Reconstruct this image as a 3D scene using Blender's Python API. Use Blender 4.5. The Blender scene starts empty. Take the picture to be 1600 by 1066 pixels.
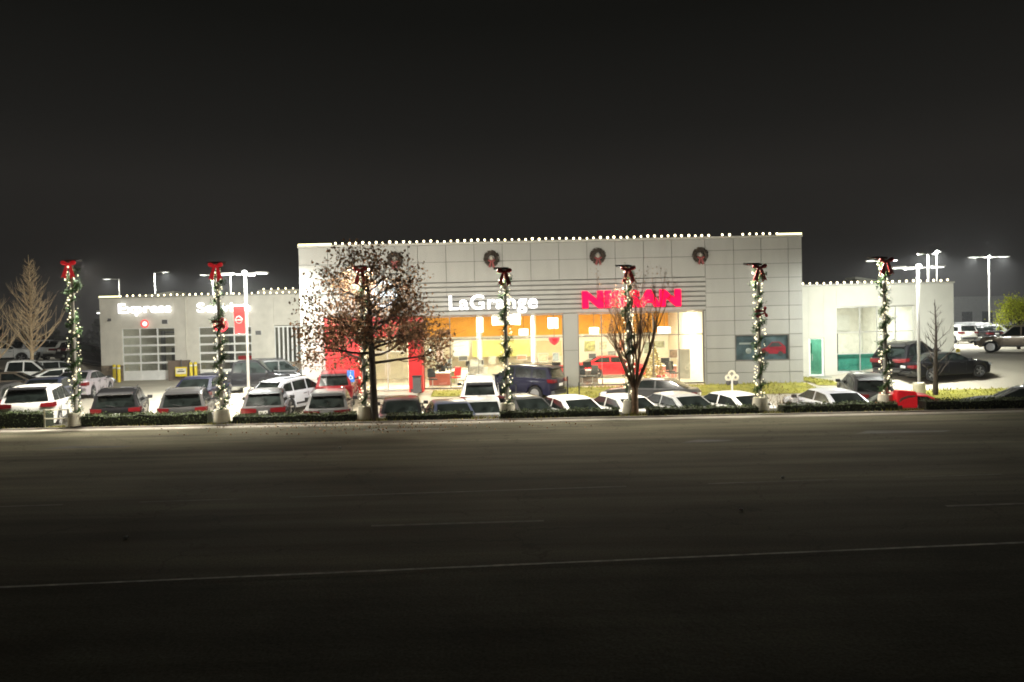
import bpy, bmesh, math, random
from mathutils import Vector, Matrix
R_ = math.radians
random.seed(11)
S = bpy.context.scene
COL = S.collection
# ------------------------------------------------------------------ camera
F, CAMZ = 1155.0, 3.4
ROT = Matrix.Rotation(R_(90 - 1.2), 3, 'X') @ Matrix.Rotation(R_(-1.3), 3, 'Z')
cd = bpy.data.cameras.new('camera'); cam = bpy.data.objects.new('camera', cd); COL.objects.link(cam)
cd.sensor_width = 36; cd.lens = 36 * F / 1600; cd.clip_end = 3000; cd.clip_start = .1
cam.location = (0, 0, CAMZ); cam.rotation_euler = ROT.to_euler(); S.camera = cam
S.view_settings.view_transform = 'Standard'; S.view_settings.look = 'None'
S.view_settings.exposure = 0; S.view_settings.gamma = 1
S.cycles.use_denoising = True
S.cycles.filter_width = 1.8
S.cycles.max_bounces = 6; S.cycles.transparent_max_bounces = 12
S.cycles.sample_clamp_indirect = 6
# ------------------------------------------------------------------ night sky
W = bpy.data.worlds.new('World'); S.world = W; W.use_nodes = True
nt = W.node_tree; nt.nodes.clear()
wo = nt.nodes.new('ShaderNodeOutputWorld'); bg = nt.nodes.new('ShaderNodeBackground')
tc = nt.nodes.new('ShaderNodeTexCoord'); sx = nt.nodes.new('ShaderNodeSeparateXYZ')
cr = nt.nodes.new('ShaderNodeValToRGB')
nt.links.new(tc.outputs['Generated'], sx.inputs[0]); nt.links.new(sx.outputs['Z'], cr.inputs[0])
nt.links.new(cr.outputs[0], bg.inputs[0]); nt.links.new(bg.outputs[0], wo.inputs[0])
e = cr.color_ramp.elements
e[0].position = 0.0; e[0].color = (.022, .021, .0195, 1)
e[1].position = 1.0; e[1].color = (.0040, .0040, .0038, 1)
for p, c in ((.1, (.0180, .0168, .0152)), (.18, (.0195, .0180, .0160)), (.25, (.0130, .0124, .0110)), (.38, (.0066, .0066, .0056))):
    q = e.new(p); q.color = c + (1,)
bg.inputs[1].default_value = 1.0
# light levels (watts)
HAZE = .0007
P_STREET_FILL = 148
P_WRAP, P_FRONT, P_BACK, P_SHOW, P_BAY, P_WING = 640, 900, 2600, 900, 120, 380
LAMP_W = (1, .93, .80); LAMP_C = (.97, 1, .93); INDOOR = (1, .86, .62)

def ray(px, py):
    return ROT @ Vector(((px - 800) / F, -(py - 533) / F, -1))
def at(px, py, Y):
    d = ray(px, py); t = Y / d.y
    return Vector((d.x * t, Y, CAMZ + d.z * t))
def gr(px, py, z=0.0):
    d = ray(px, py); t = (z - CAMZ) / d.z
    return Vector((d.x * t, d.y * t, z))
def ss(a, b, v):
    t = max(0., min(1., (v - a) / (b - a))); return t * t * (3 - 2 * t)
def gz(x, y):
    dep = -(.24 + .32 * ss(-19, -15, x) + .53 * ss(-10, -3, x)) * ss(27.6, 29., y) * (1 - max(0., min(1., (y - 31.) / 7.8)))
    rise = .8 * ss(17, 25.5, x) * ss(36, 43, y)
    ter = 1.4 * (1 - ss(-33.5, -30.6, x)) * ss(43, 53, y)
    return dep + rise + ter

# ------------------------------------------------------------------ materials
MATS = {}
def mat(name, col, rough=.6, metal=0., var=.12, scale=3., bump=0., emit=None, es=0., coat=0., island=0., stretch=None):
    if name in MATS: return MATS[name]
    m = bpy.data.materials.new(name); m.use_nodes = True; MATS[name] = m
    n = m.node_tree; b = n.nodes['Principled BSDF']
    b.inputs['Roughness'].default_value = rough; b.inputs['Metallic'].default_value = metal
    if coat: b.inputs['Coat Weight'].default_value = coat; b.inputs['Coat Roughness'].default_value = .06
    if emit:
        b.inputs['Emission Color'].default_value = emit + (1,); b.inputs['Emission Strength'].default_value = es
    t = n.nodes.new('ShaderNodeTexCoord')
    src = t.outputs['Object']
    if stretch:
        mp = n.nodes.new('ShaderNodeMapping'); mp.inputs['Scale'].default_value = stretch
        n.links.new(src, mp.inputs[0]); src = mp.outputs[0]
    nz = n.nodes.new('ShaderNodeTexNoise'); nz.inputs['Scale'].default_value = scale
    nz.inputs['Detail'].default_value = 6
    n.links.new(src, nz.inputs['Vector'])
    r = n.nodes.new('ShaderNodeValToRGB'); el = r.color_ramp.elements
    el[0].position = .3; el[0].color = tuple(c * (1 - var) for c in col) + (1,)
    el[1].position = .7; el[1].color = tuple(min(1, c * (1 + var)) for c in col) + (1,)
    n.links.new(nz.outputs[0], r.inputs[0]); out = r.outputs[0]
    if island:
        g = n.nodes.new('ShaderNodeNewGeometry'); mr = n.nodes.new('ShaderNodeMapRange')
        mr.inputs[3].default_value = 1 - island; mr.inputs[4].default_value = 1 + island
        n.links.new(g.outputs['Random Per Island'], mr.inputs[0])
        h = n.nodes.new('ShaderNodeVectorMath'); h.operation = 'SCALE'
        n.links.new(out, h.inputs[0]); n.links.new(mr.outputs[0], h.inputs['Scale']); out = h.outputs[0]
    n.links.new(out, b.inputs['Base Color'])
    if bump:
        bp = n.nodes.new('ShaderNodeBump'); bp.inputs['Strength'].default_value = bump; bp.inputs['Distance'].default_value = .02
        n2 = n.nodes.new('ShaderNodeTexNoise'); n2.inputs['Scale'].default_value = scale * 12; n2.inputs['Detail'].default_value = 4
        n.links.new(t.outputs['Object'], n2.inputs['Vector'])
        n.links.new(n2.outputs[0], bp.inputs['Height']); n.links.new(bp.outputs[0], b.inputs['Normal'])
    return m
def leafy(m, w=.4):
    n = m.node_tree; b = n.nodes['Principled BSDF']; o = n.nodes['Material Output']
    t = n.nodes.new('ShaderNodeBsdfTranslucent'); mx = n.nodes.new('ShaderNodeMixShader'); mx.inputs[0].default_value = w
    n.links.new(b.inputs['Base Color'].links[0].from_socket, t.inputs[0])
    n.links.new(b.outputs[0], mx.inputs[1]); n.links.new(t.outputs[0], mx.inputs[2]); n.links.new(mx.outputs[0], o.inputs[0]); return m
def glass_mat(name, tint=(.9, .93, .92), refl=.08):
    m = bpy.data.materials.new(name); m.use_nodes = True; MATS[name] = m
    n = m.node_tree; n.nodes.clear()
    o = n.nodes.new('ShaderNodeOutputMaterial'); mx = n.nodes.new('ShaderNodeMixShader')
    a = n.nodes.new('ShaderNodeBsdfTransparent'); a.inputs[0].default_value = tint + (1,)
    g = n.nodes.new('ShaderNodeBsdfGlossy'); g.inputs['Roughness'].default_value = .03
    nz = n.nodes.new('ShaderNodeTexNoise'); nz.inputs['Scale'].default_value = .7
    mr = n.nodes.new('ShaderNodeMapRange'); mr.inputs[3].default_value = refl * .7; mr.inputs[4].default_value = refl * 1.3
    n.links.new(nz.outputs[0], mr.inputs[0]); n.links.new(mr.outputs[0], mx.inputs[0])
    n.links.new(a.outputs[0], mx.inputs[1]); n.links.new(g.outputs[0], mx.inputs[2])
    n.links.new(mx.outputs[0], o.inputs[0]); return m
M_ASPH = mat('road_asphalt', (.118, .110, .076), .85, var=.20, scale=.9, bump=.3, stretch=(.12, 1.6, 1))
def weather(m, big=.35, speck=.30, crack=True):
    n = m.node_tree; b = n.nodes['Principled BSDF']; src = b.inputs['Base Color'].links[0].from_socket; t = n.nodes.new('ShaderNodeTexCoord')
    def mul(src, fac, lo, hi, p0, p1):
        r = n.nodes.new('ShaderNodeMapRange'); r.inputs[1].default_value = p0; r.inputs[2].default_value = p1; r.inputs[3].default_value = lo; r.inputs[4].default_value = hi
        n.links.new(fac, r.inputs[0]); h = n.nodes.new('ShaderNodeVectorMath'); h.operation = 'SCALE'
        n.links.new(src, h.inputs[0]); n.links.new(r.outputs[0], h.inputs['Scale']); return h.outputs[0]
    def noise(sc, st=(1, 1, 1), det=5):
        mp = n.nodes.new('ShaderNodeMapping'); mp.inputs['Scale'].default_value = st; n.links.new(t.outputs['Object'], mp.inputs[0])
        z = n.nodes.new('ShaderNodeTexNoise'); z.inputs['Scale'].default_value = sc; z.inputs['Detail'].default_value = det; n.links.new(mp.outputs[0], z.inputs['Vector']); return z.outputs[0]
    src = mul(src, noise(.35, (.35, 1, 1), 7), 1 - big, 1 + big, .36, .64)
    src = mul(src, noise(28, (1, 1, 1), 3), 1 - speck, 1 + speck, .3, .7)
    src = mul(src, noise(1.1, (.05, 2.2, 1), 4), .82, 1.16, .35, .65)
    if crack:
        mp = n.nodes.new('ShaderNodeMapping'); mp.inputs['Scale'].default_value = (.22, .5, 1); n.links.new(t.outputs['Object'], mp.inputs[0])
        ad = n.nodes.new('ShaderNodeVectorMath'); ad.operation = 'ADD'; n.links.new(mp.outputs[0], ad.inputs[0])
        z = n.nodes.new('ShaderNodeTexNoise'); z.inputs['Scale'].default_value = 1.7; n.links.new(t.outputs['Object'], z.inputs['Vector']); sc = n.nodes.new('ShaderNodeVectorMath'); sc.operation = 'SCALE'; sc.inputs['Scale'].default_value = .35
        n.links.new(z.outputs['Color'], sc.inputs[0]); n.links.new(sc.outputs[0], ad.inputs[1])
        vo = n.nodes.new('ShaderNodeTexVoronoi'); vo.feature = 'DISTANCE_TO_EDGE'; vo.inputs['Scale'].default_value = 1.0; n.links.new(ad.outputs[0], vo.inputs['Vector'])
        src = mul(src, vo.outputs['Distance'], .72, 1, .003, .011)
    n.links.new(src, b.inputs['Base Color'])
weather(M_ASPH)
M_SHOULDER = mat('shoulder_asphalt', (.115, .112, .08), .9, var=.25, scale=.7, bump=.4)
weather(M_SHOULDER, .3, .35, False)
for m_ in (M_ASPH, M_SHOULDER): m_.node_tree.nodes['Principled BSDF'].inputs['Specular IOR Level'].default_value = .06
M_LOT = mat('lot_concrete', (.42, .38, .30), .85, var=.16, scale=.35, bump=.2)
M_DIRT = mat('ground_soil', (.045, .043, .03), .95, var=.3, scale=.2)
M_KERB = mat('kerb_concrete', (.30, .275, .23), .85, var=.15, scale=2, bump=.3)
M_GRASS = mat('lawn_grass', (.27, .255, .04), .95, var=.35, scale=2.5)
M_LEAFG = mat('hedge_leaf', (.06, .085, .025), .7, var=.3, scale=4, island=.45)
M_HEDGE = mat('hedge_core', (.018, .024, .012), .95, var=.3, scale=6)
M_PAINT = mat('line_paint', (.46, .45, .38), .85, var=.5, scale=5)
M_PAINTF = mat('faded_line_paint', (.19, .175, .14), .85, var=.35, scale=4)
M_PAINTW = mat('lot_line_paint', (.6, .6, .56), .8, var=.25, scale=3)
M_PANEL = mat('metal_panel', (.295, .295, .268), .5, .0, var=.05, scale=2.2, island=.035, stretch=(.9, .9, .16))
M_JOINT = mat('panel_joint', (.12, .12, .11), .9)
M_LOUV = mat('louvre_metal', (.295, .293, .265), .45, 0, var=.08, scale=1.5)
M_COPE = mat('coping_metal', (.42, .41, .36), .5)
M_MAS = mat('painted_masonry', (.64, .61, .53), .8, var=.08, scale=1.6, bump=.3, island=.02)
M_STONE = mat('brown_stone', (.20, .16, .115), .85, var=.3, scale=5, island=.3)
M_WHITEW = mat('white_stucco', (.52, .51, .44), .8, var=.05, scale=1.5, bump=.2)
M_RED = mat('portal_red', (.60, .014, .018), .4, var=.08)
M_WHITE = mat('white_frame', (.75, .75, .72), .45, var=.06)
M_FRAME = mat('bronze_frame', (.16, .155, .14), .4, .4)
M_ALU = mat('aluminium', (.62, .62, .6), .35, .6, var=.06)
M_ROOF = mat('roof_membrane', (.25, .25, .24), .9)
M_CREAM = mat('interior_wall', (.80, .74, .60), .8, var=.05)
M_ORANGE = mat('orange_wall', (.90, .42, .05), .7, var=.06)
M_FLOOR = mat('tile_floor', (.55, .5, .42), .25, var=.1)
M_CEIL = mat('ceiling_white', (.8, .78, .72), .9)
M_YGREEN = mat('lime_panel', (.74, .70, .24), .7, var=.15)
M_TEAL = mat('teal_panel', (.06, .30, .225), .35, var=.2)
M_GLASS = glass_mat('shop_glass'); M_GLASSG = glass_mat('green_glass', (.55, .92, .80), .10)
M_BLACK = mat('black_plastic', (.012, .012, .013), .5)
M_DKGREY = mat('dark_grey', (.07, .07, .07), .6)
M_CARGLASS = mat('car_glass', (.009, .012, .011), .12, var=.8, scale=2.6)
M_CARGLASS.node_tree.nodes['Principled BSDF'].inputs['Specular IOR Level'].default_value = .28
M_TYRE = mat('tyre_rubber', (.015, .015, .015), .9)
M_RIM = mat('alloy_rim', (.5, .5, .5), .3, .8)
M_TAIL = mat('tail_light_red', (.13, .008, .010), .15, coat=1, emit=(1, .02, .03), es=.0)
M_HEAD = mat('head_light', (.8, .82, .85), .1, coat=1)
M_PLATE = mat('number_plate', (.7, .7, .68), .5)
M_BARK = mat('bark_dark', (.055, .042, .032), .9, var=.35, scale=8, bump=.5)
M_BARKP = mat('bark_pale', (.60, .46, .29), .9, var=.3, scale=6)
M_LEAFR = leafy(mat('leaf_russet', (.25, .15, .085), .7, var=.5, scale=1.2, island=.6), .5)
M_LEAFL = leafy(mat('leaf_lime', (.50, .54, .06), .7, var=.3, scale=2, island=.4))
M_LEAFD = mat('leaf_night', (.09, .095, .065), .9, var=.4, scale=.5, island=.5)
M_GARL = mat('garland_needles', (.05, .105, .03), .8, var=.4, scale=9, island=.5)
M_BOW = mat('bow_ribbon', (.50, .016, .022), .45, var=.2, scale=5)
M_BOWD = mat('bow_ribbon_dark', (.48, .018, .024), .5, var=.2, scale=5)
M_POLE = mat('pole_paint', (.42, .41, .38), .5, var=.1)
M_PED = mat('pedestal_paint', (.74, .70, .56), .8, var=.15, scale=4)
M_YEL = mat('bollard_yellow', (.75, .58, .02), .5, var=.1)
M_BLUE = mat('sign_blue', (.04, .16, .55), .4)
M_BULB = mat('bulb_glow', (.9, .8, .5), .4, emit=(1, .86, .52), es=7.)
M_BULBG = mat('garland_bulb_glow', (.9, .85, .6), .4, emit=(1, .88, .58), es=1.7)
M_BOWGLOW = mat('bow_ribbon_added_glow', (.55, .02, .03), .45, var=.2, scale=5, emit=(1, .03, .04), es=.28)  # emission added so the first two bows look lit from the street
M_LENSDIM = mat('far_lens_glow', (.9, .9, .9), .4, emit=(1, 1, .95), es=1.4)
M_STRIP = mat('rope_light_glow', (.9, .85, .5), .4, emit=(1, .93, .50), es=2.6)
M_SIGNW = mat('letter_white_glow', (.9, .9, .9), .4, emit=(.97, .97, 1), es=2.2)
M_SIGNR = mat('letter_red_glow', (.5, .004, .03), .4, emit=(1, .002, .055), es=1.8)
M_SIGNR.node_tree.nodes['Principled BSDF'].inputs['Specular IOR Level'].default_value = 0
M_SIGNB = mat('emblem_glow', (.8, .85, .9), .4, emit=(.70, .87, 1), es=1.4)
M_HEADGLOW = mat('lamp_lens_glow', (.9, .9, .9), .4, emit=(1, 1, .95), es=14.)
M_LENS = mat('lamp_panel_glow', (.9, .9, .9), .4, emit=(1, 1, .95), es=4.)
M_SHADE = mat('pendant_glow', (.9, .88, .8), .6, emit=(1, .93, .78), es=1.6)
M_REDGLOW = mat('red_ornament_glow', (.8, .02, .03), .4, emit=(1, .03, .04), es=1.0)
def paint(name, col, rough=.45, metal=0.):
    m = mat('paint_' + name, col, rough, metal, var=.03, coat=.6); m.node_tree.nodes['Principled BSDF'].inputs['Specular IOR Level'].default_value = .12; return m
PW = paint('white', (.78, .78, .75)); PS = paint('silver', (.46, .47, .47), .3, .35); PB = paint('black', (.007, .007, .008))
PN = paint('navy', (.012, .012, .030)); PG = paint('grey', (.055, .055, .055), .4, .2); PR = paint('red', (.55, .012, .02)); PMR = paint('maroon', (.19, .010, .014))
PT = paint('taupe', (.20, .165, .125), .35, .3); PC = paint('pearl', (.66, .66, .62)); PDB = paint('slate_blue', (.05, .06, .10), .3, .2)
PL = paint('pale_blue_silver', (.50, .52, .58), .3, .2); PGS = paint('grey_silver', (.12, .12, .12), .4, .2); PM = paint('mauve_grey', (.30, .27, .29), .3, .2)

# ------------------------------------------------------------------ mesh builder
class MB:
    def __init__(s): s.v = []; s.f = []; s.m = []
    def add(s, vs, fs, mi=0):
        k = len(s.v); s.v += [tuple(p) for p in vs]
        for f in fs: s.f.append([i + k for i in f]); s.m.append(mi)
    def box(s, x0, x1, y0, y1, z0, z1, mi=0):
        s.add([(x0, y0, z0), (x1, y0, z0), (x1, y1, z0), (x0, y1, z0), (x0, y0, z1), (x1, y0, z1), (x1, y1, z1), (x0, y1, z1)],
              [(0, 3, 2, 1), (4, 5, 6, 7), (0, 1, 5, 4), (1, 2, 6, 5), (2, 3, 7, 6), (3, 0, 4, 7)], mi)
    def obox(s, c, size, M=None, mi=0):
        M = M or Matrix.Identity(3); c = Vector(c); hx, hy, hz = (q / 2 for q in size)
        vs = [c + M @ Vector((a * hx, b * hy, d * hz)) for a, b, d in ((-1, -1, -1), (1, -1, -1), (1, 1, -1), (-1, 1, -1), (-1, -1, 1), (1, -1, 1), (1, 1, 1), (-1, 1, 1))]
        s.add(vs, [(0, 3, 2, 1), (4, 5, 6, 7), (0, 1, 5, 4), (1, 2, 6, 5), (2, 3, 7, 6), (3, 0, 4, 7)], mi)
    def path(s, pts, rad, n=6, mi=0, cap=True):
        pts = [Vector(p) for p in pts]; base = len(s.v); ref = None
        for i, p in enumerate(pts):
            d = (pts[min(i + 1, len(pts) - 1)] - pts[max(i - 1, 0)])
            if d.length < 1e-6: d = Vector((0, 0, 1))
            d.normalize()
            if ref is None:
                ref = d.orthogonal().normalized()
            u = ref - d * ref.dot(d)
            u = u.normalized() if u.length > 1e-4 else d.orthogonal().normalized()
            ref = u; w = d.cross(u); r = rad[i] if hasattr(rad, '__len__') else rad
            for k in range(n):
                a = 2 * math.pi * k / n; s.v.append(tuple(p + u * math.cos(a) * r + w * math.sin(a) * r))
        for i in range(len(pts) - 1):
            for k in range(n):
                a = base + i * n + k; b = base + i * n + (k + 1) % n
                s.f.append([a, b, b + n, a + n]); s.m.append(mi)
        if cap:
            s.f.append([base + k for k in range(n)][::-1]); s.m.append(mi)
            q = base + (len(pts) - 1) * n; s.f.append([q + k for k in range(n)]); s.m.append(mi)
    def lathe(s, prof, n=12, c=(0, 0, 0), mi=0):
        base = len(s.v); c = Vector(c)
        for r, z in prof:
            for k in range(n):
                a = 2 * math.pi * k / n; s.v.append(tuple(c + Vector((r * math.cos(a), r * math.sin(a), z))))
        for i in range(len(prof) - 1):
            for k in range(n):
                a = base + i * n + k; b = base + i * n + (k + 1) % n
                s.f.append([a, b, b + n, a + n]); s.m.append(mi)
        s.f.append([base + k for k in range(n)][::-1]); s.m.append(mi)
        q = base + (len(prof) - 1) * n; s.f.append([q + k for k in range(n)]); s.m.append(mi)
    def ball(s, c, r, n=8, k=5, mi=0, sc=(1, 1, 1)):
        pr = [(max(1e-3, math.sin(math.pi * i / k)), -math.cos(math.pi * i / k)) for i in range(k + 1)]
        base = len(s.v); s.lathe([(a * r, b * r) for a, b in pr], n, (0, 0, 0), mi)
        for i in range(base, len(s.v)):
            p = s.v[i]; s.v[i] = (p[0] * sc[0] + c[0], p[1] * sc[1] + c[1], p[2] * sc[2] + c[2])
    def torus(s, c, R, r, n=20, k=8, M=None, mi=0, sc=(1, 1, 1), a0=0, a1=2 * math.pi):
        M = M or Matrix.Identity(3); pts = []
        full = abs(a1 - a0 - 2 * math.pi) < 1e-6
        cnt = n + 1
        for i in range(cnt):
            a = a0 + (a1 - a0) * i / n
            pts.append(Vector(c) + M @ Vector((R * math.cos(a) * sc[0], R * math.sin(a) * sc[1], 0)))
        s.path(pts, r, k, mi, cap=not full)
    def leaf(s, c, size, mi=0, asp=.6):
        d = Vector((random.gauss(0, 1), random.gauss(0, 1), random.gauss(0, 1))).normalized(); u = d.orthogonal().normalized()
        u = Matrix.Rotation(random.random() * 6.28, 3, d) @ u; w = d.cross(u); c = Vector(c); a = u * size / 2; b = w * size * asp / 2
        s.add([c - a, c + b + d * size * .1, c + a, c - b + d * size * .1], [(0, 1, 2, 3)], mi)
    def prism(s, poly, y0, y1, mi=0):      # poly in x,z
        n = len(poly)
        s.add([(x, y0, z) for x, z in poly] + [(x, y1, z) for x, z in poly],
              [list(range(n)), list(range(n, 2 * n))[::-1]] + [[i, i + n, (i + 1) % n + n, (i + 1) % n] for i in range(n)], mi)
    def build(s, name, mats, parent=None, org=None, smooth=None, bevel=0):
        me = bpy.data.meshes.new(name)
        o3 = Vector(org) if org is not None else Vector((0, 0, 0))
        me.from_pydata([tuple(Vector(p) - o3) for p in s.v], [], s.f)
        if not isinstance(mats, (list, tuple)): mats = [mats]
        for m in mats: me.materials.append(m)
        me.polygons.foreach_set('material_index', s.m)
        bm = bmesh.new(); bm.from_mesh(me)
        if len(s.f) < 4000: bmesh.ops.recalc_face_normals(bm, faces=bm.faces)
        bm.to_mesh(me); bm.free()
        if smooth:
            for p in me.polygons: p.use_smooth = True
            me.set_sharp_from_angle(angle=R_(smooth))
        me.update()
        o = bpy.data.objects.new(name, me); COL.objects.link(o)
        if parent: o.parent = parent
        elif org is not None: o.location = o3
        if bevel:
            b = o.modifiers.new('bevel', 'BEVEL'); b.width = bevel; b.segments = 2; b.limit_method = 'ANGLE'
        return o
def tag(o, label, cat, group=None, kind=None):
    o['label'] = label; o['category'] = cat
    if group: o['group'] = group
    if kind: o['kind'] = kind
    return o
def thing(name, loc, label, cat, group=None, rz=0):
    o = bpy.data.objects.new(name, None); COL.objects.link(o); o.location = loc; o.rotation_euler.z = rz
    o.empty_display_size = .2
    return tag(o, label, cat, group)
def dup(root, loc, rz, label, group=None):
    kids = {}
    for k in bpy.data.objects:
        if k.parent: kids.setdefault(k.parent.name, []).append(k)
    def cp(o, par):
        c = o.copy(); COL.objects.link(c); c.parent = par
        for ch in kids.get(o.name, []): cp(ch, c)
        return c
    r = cp(root, None); r.location = loc; r.rotation_euler.z = rz; r['label'] = label
    if group: r['group'] = group
    return r
def lamp(name, kind, loc, power, col, parent=None, size=.4, tilt=None, spread=180):
    l = bpy.data.lights.new(name, kind); l.energy = power; l.color = col
    if kind == 'AREA':
        l.shape = 'DISK'; l.size = size; l.spread = R_(spread)
    else: l.shadow_soft_size = size
    o = bpy.data.objects.new(name, l); COL.objects.link(o); o.location = loc
    if tilt: o.rotation_euler = tilt
    if parent: o.parent = parent
    return o
def structure(o): o['kind'] = 'structure'; return o

# ------------------------------------------------------------------ ground, road, lot
def lin(a, b, n): return [a + (b - a) * i / n for i in range(n + 1)]
def sheet(name, xs, ys, zf, m):
    b = MB(); nx = len(xs)
    vs = [(x, y, zf(x, y)) for y in ys for x in xs]
    fs = [(j * nx + i, j * nx + i + 1, (j + 1) * nx + i + 1, (j + 1) * nx + i) for j in range(len(ys) - 1) for i in range(nx - 1)]
    b.add(vs, fs); return b.build(name, m, smooth=60)
XS = [-900, -300, -120] + lin(-70, -36, 12) + lin(-34.5, -29.5, 12) + lin(-28, 30, 58) + [33, 40, 60, 120, 300, 900]
structure(sheet('ground', XS, [-300, -60, 0, 20, 26] + lin(27, 39.3, 34) + lin(40, 56, 22) + [60, 80, 120, 200, 500, 1500],
                lambda x, y: gz(x, y) - .04 - .06 * ss(27, 29, y), M_DIRT))
def kerb_y(x): return 26.42 - .022 * x
structure(sheet('road', lin(-160, 160, 40), [9.2, 14.5, 15, 18, 21, 24, 27.5], lambda x, y: 0. if y < 27 else 0., M_ASPH))
# the far edge of the road follows the kerb
rd = bpy.data.objects['road'].data
for v in rd.vertices:
    if v.co.y > 27: v.co.y = kerb_y(v.co.x)
    elif v.co.y < 10: v.co.y = 10.28 + .0653 * v.co.x if abs(v.co.x) < 40 else 10.28 + math.copysign(2.6, v.co.x)
structure(sheet('road_shoulder', lin(-160, 160, 20), [-40, -10, 0, 4, 8, 14], lambda x, y: -.003, M_SHOULDER))
structure(sheet('parking_lot', lin(-64, -36, 10) + lin(-34.5, -29.5, 12) + lin(-28, 31, 59) + [36, 48, 60], lin(27.9, 39.3, 32) + lin(40, 56, 22) + [62, 75, 95, 125],
                lambda x, y: gz(x, y), M_LOT))
kb = MB(); xs = lin(-120, 120, 60)
for a, b_ in zip(xs[:-1], xs[1:]):
    ya, yb = kerb_y(a), kerb_y(b_)
    for (o0, o1, z0, z1) in ((-.0, .16, -.05, .055), (-.6, 0., -.03, .012)):
        kb.add([(a, ya + o0, z0), (b_, yb + o0, z0), (b_, yb + o1, z0), (a, ya + o1, z0), (a, ya + o0, z1), (b_, yb + o0, z1), (b_, yb + o1, z1), (a, ya + o1, z1)],
               [(0, 3, 2, 1), (4, 5, 6, 7), (0, 1, 5, 4), (2, 3, 7, 6)])
structure(kb.build('kerb', M_KERB))
# verge of soil behind the kerb
vg = MB(); 
for a, b_ in zip(xs[:-1], xs[1:]):
    vg.add([(a, kerb_y(a) + .16, .045), (b_, kerb_y(b_) + .16, .045), (b_, 27.75, .07), (a, 27.75, .07)], [(0, 1, 2, 3)])
    vg.add([(a, 27.75, .07), (b_, 27.75, .07), (b_, 27.95, gz(b_, 27.95) + .02), (a, 27.95, gz(a, 27.95) + .02)], [(0, 1, 2, 3)])
structure(vg.build('verge', M_DIRT))
# worn road lines
def road_line(name, p, q, w, broken=0., z=.004, m=None):
    b = MB(); p = Vector(p); q = Vector(q); d = (q - p); L = d.length; d.normalize(); n = Vector((-d.y, d.x, 0)); t = 0
    while t < L:
        l = random.uniform(.5, 2.6)
        if random.random() > broken:
            a = p + d * t; e_ = p + d * min(L, t + l); w1 = w * random.uniform(.75, 1); w2 = w * random.uniform(.75, 1)
            k = [a - n * w1 / 2, e_ - n * w2 / 2, e_ + n * w2 / 2, a + n * w1 / 2]
            b.add([(v.x, v.y, z) for v in k], [(0, 1, 2, 3)])
        t += l
    return structure(b.build(name, m or M_PAINT))
A, B = gr(0, 918), gr(1600, 848); d_ = B - A
road_line('road_edge_line', A - d_ * 1.2, B + d_ * 1.2, .075, 0.)
A, B = gr(0, 792), gr(1600, 740); d_ = B - A
road_line('road_centre_line', A - d_ * 1.2, B + d_ * 1.2, .07, .35, m=M_PAINTF)
b = MB()
for (x0, y0, x1, y1) in ((580, 822, 850, 814), (1478, 791, 1700, 784)):
    p, q = gr(x0, y0), gr(x1, y1)
    b.add([(p.x, p.y - .05, .004), (q.x, q.y - .05, .004), (q.x, q.y + .05, .004), (p.x, p.y + .05, .004)], [(0, 1, 2, 3)])
p, q = gr(-330, 838), gr(-60, 828)
b.add([(p.x, p.y - .05, .004), (q.x, q.y - .05, .004), (q.x, q.y + .05, .004), (p.x, p.y + .05, .004)], [(0, 1, 2, 3)])
structure(b.build('road_lane_dashes', M_PAINTF))
b = MB()
for x0, x1, y0 in ((560, 690, 672), (1060, 1130, 690), (1330, 1470, 676), (70, 190, 700)):
    p, q = gr(x0, y0), gr(x1, y0 - (x1 - x0) * .012)
    b.add([(p.x, p.y - .25, .004), (q.x, q.y - .1, .004), (q.x + .4, q.y + .12, .004), (p.x + .6, p.y + .25, .004)], [(0, 1, 2, 3)])
structure(b.build('road_patch', mat('patch_asphalt', (.085, .08, .068), .85, var=.3, scale=1.5)))
b = MB()
for (px, py) in ((531, 701), (1158, 799), (1223, 748), (197, 842)):
    p = gr(px, py); b.ball((p.x, p.y, .03), .035, 6, 4, 0, (1.3, 1, .7))
tag(b.build('litter_scrap', M_PLATE), 'scattered pale scraps of litter on the dark road', 'litter', kind='stuff')
# parking bay lines
b = MB()
for x in [-27 + 2.75 * i for i in range(17)]:
    for ya, yb in ((28.6, 33.4),):
        ys = lin(ya, yb, 8)
        for u, v in zip(ys[:-1], ys[1:]):
            b.add([(x, u, gz(x, u) + .012), (x + .1, u, gz(x, u) + .012), (x + .1, v, gz(x, v) + .012), (x, v, gz(x, v) + .012)], [(0, 1, 2, 3)])
for x in (27.5, 30.3, 33.1, 35.9):
    b.add([(x, 62, gz(x, 62) + .012), (x + .1, 62, gz(x, 62) + .012), (x + .1, 67, gz(x, 67) + .012), (x, 67, gz(x, 67) + .012)], [(0, 1, 2, 3)])
structure(b.build('parking_line', M_PAINTW))
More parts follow.
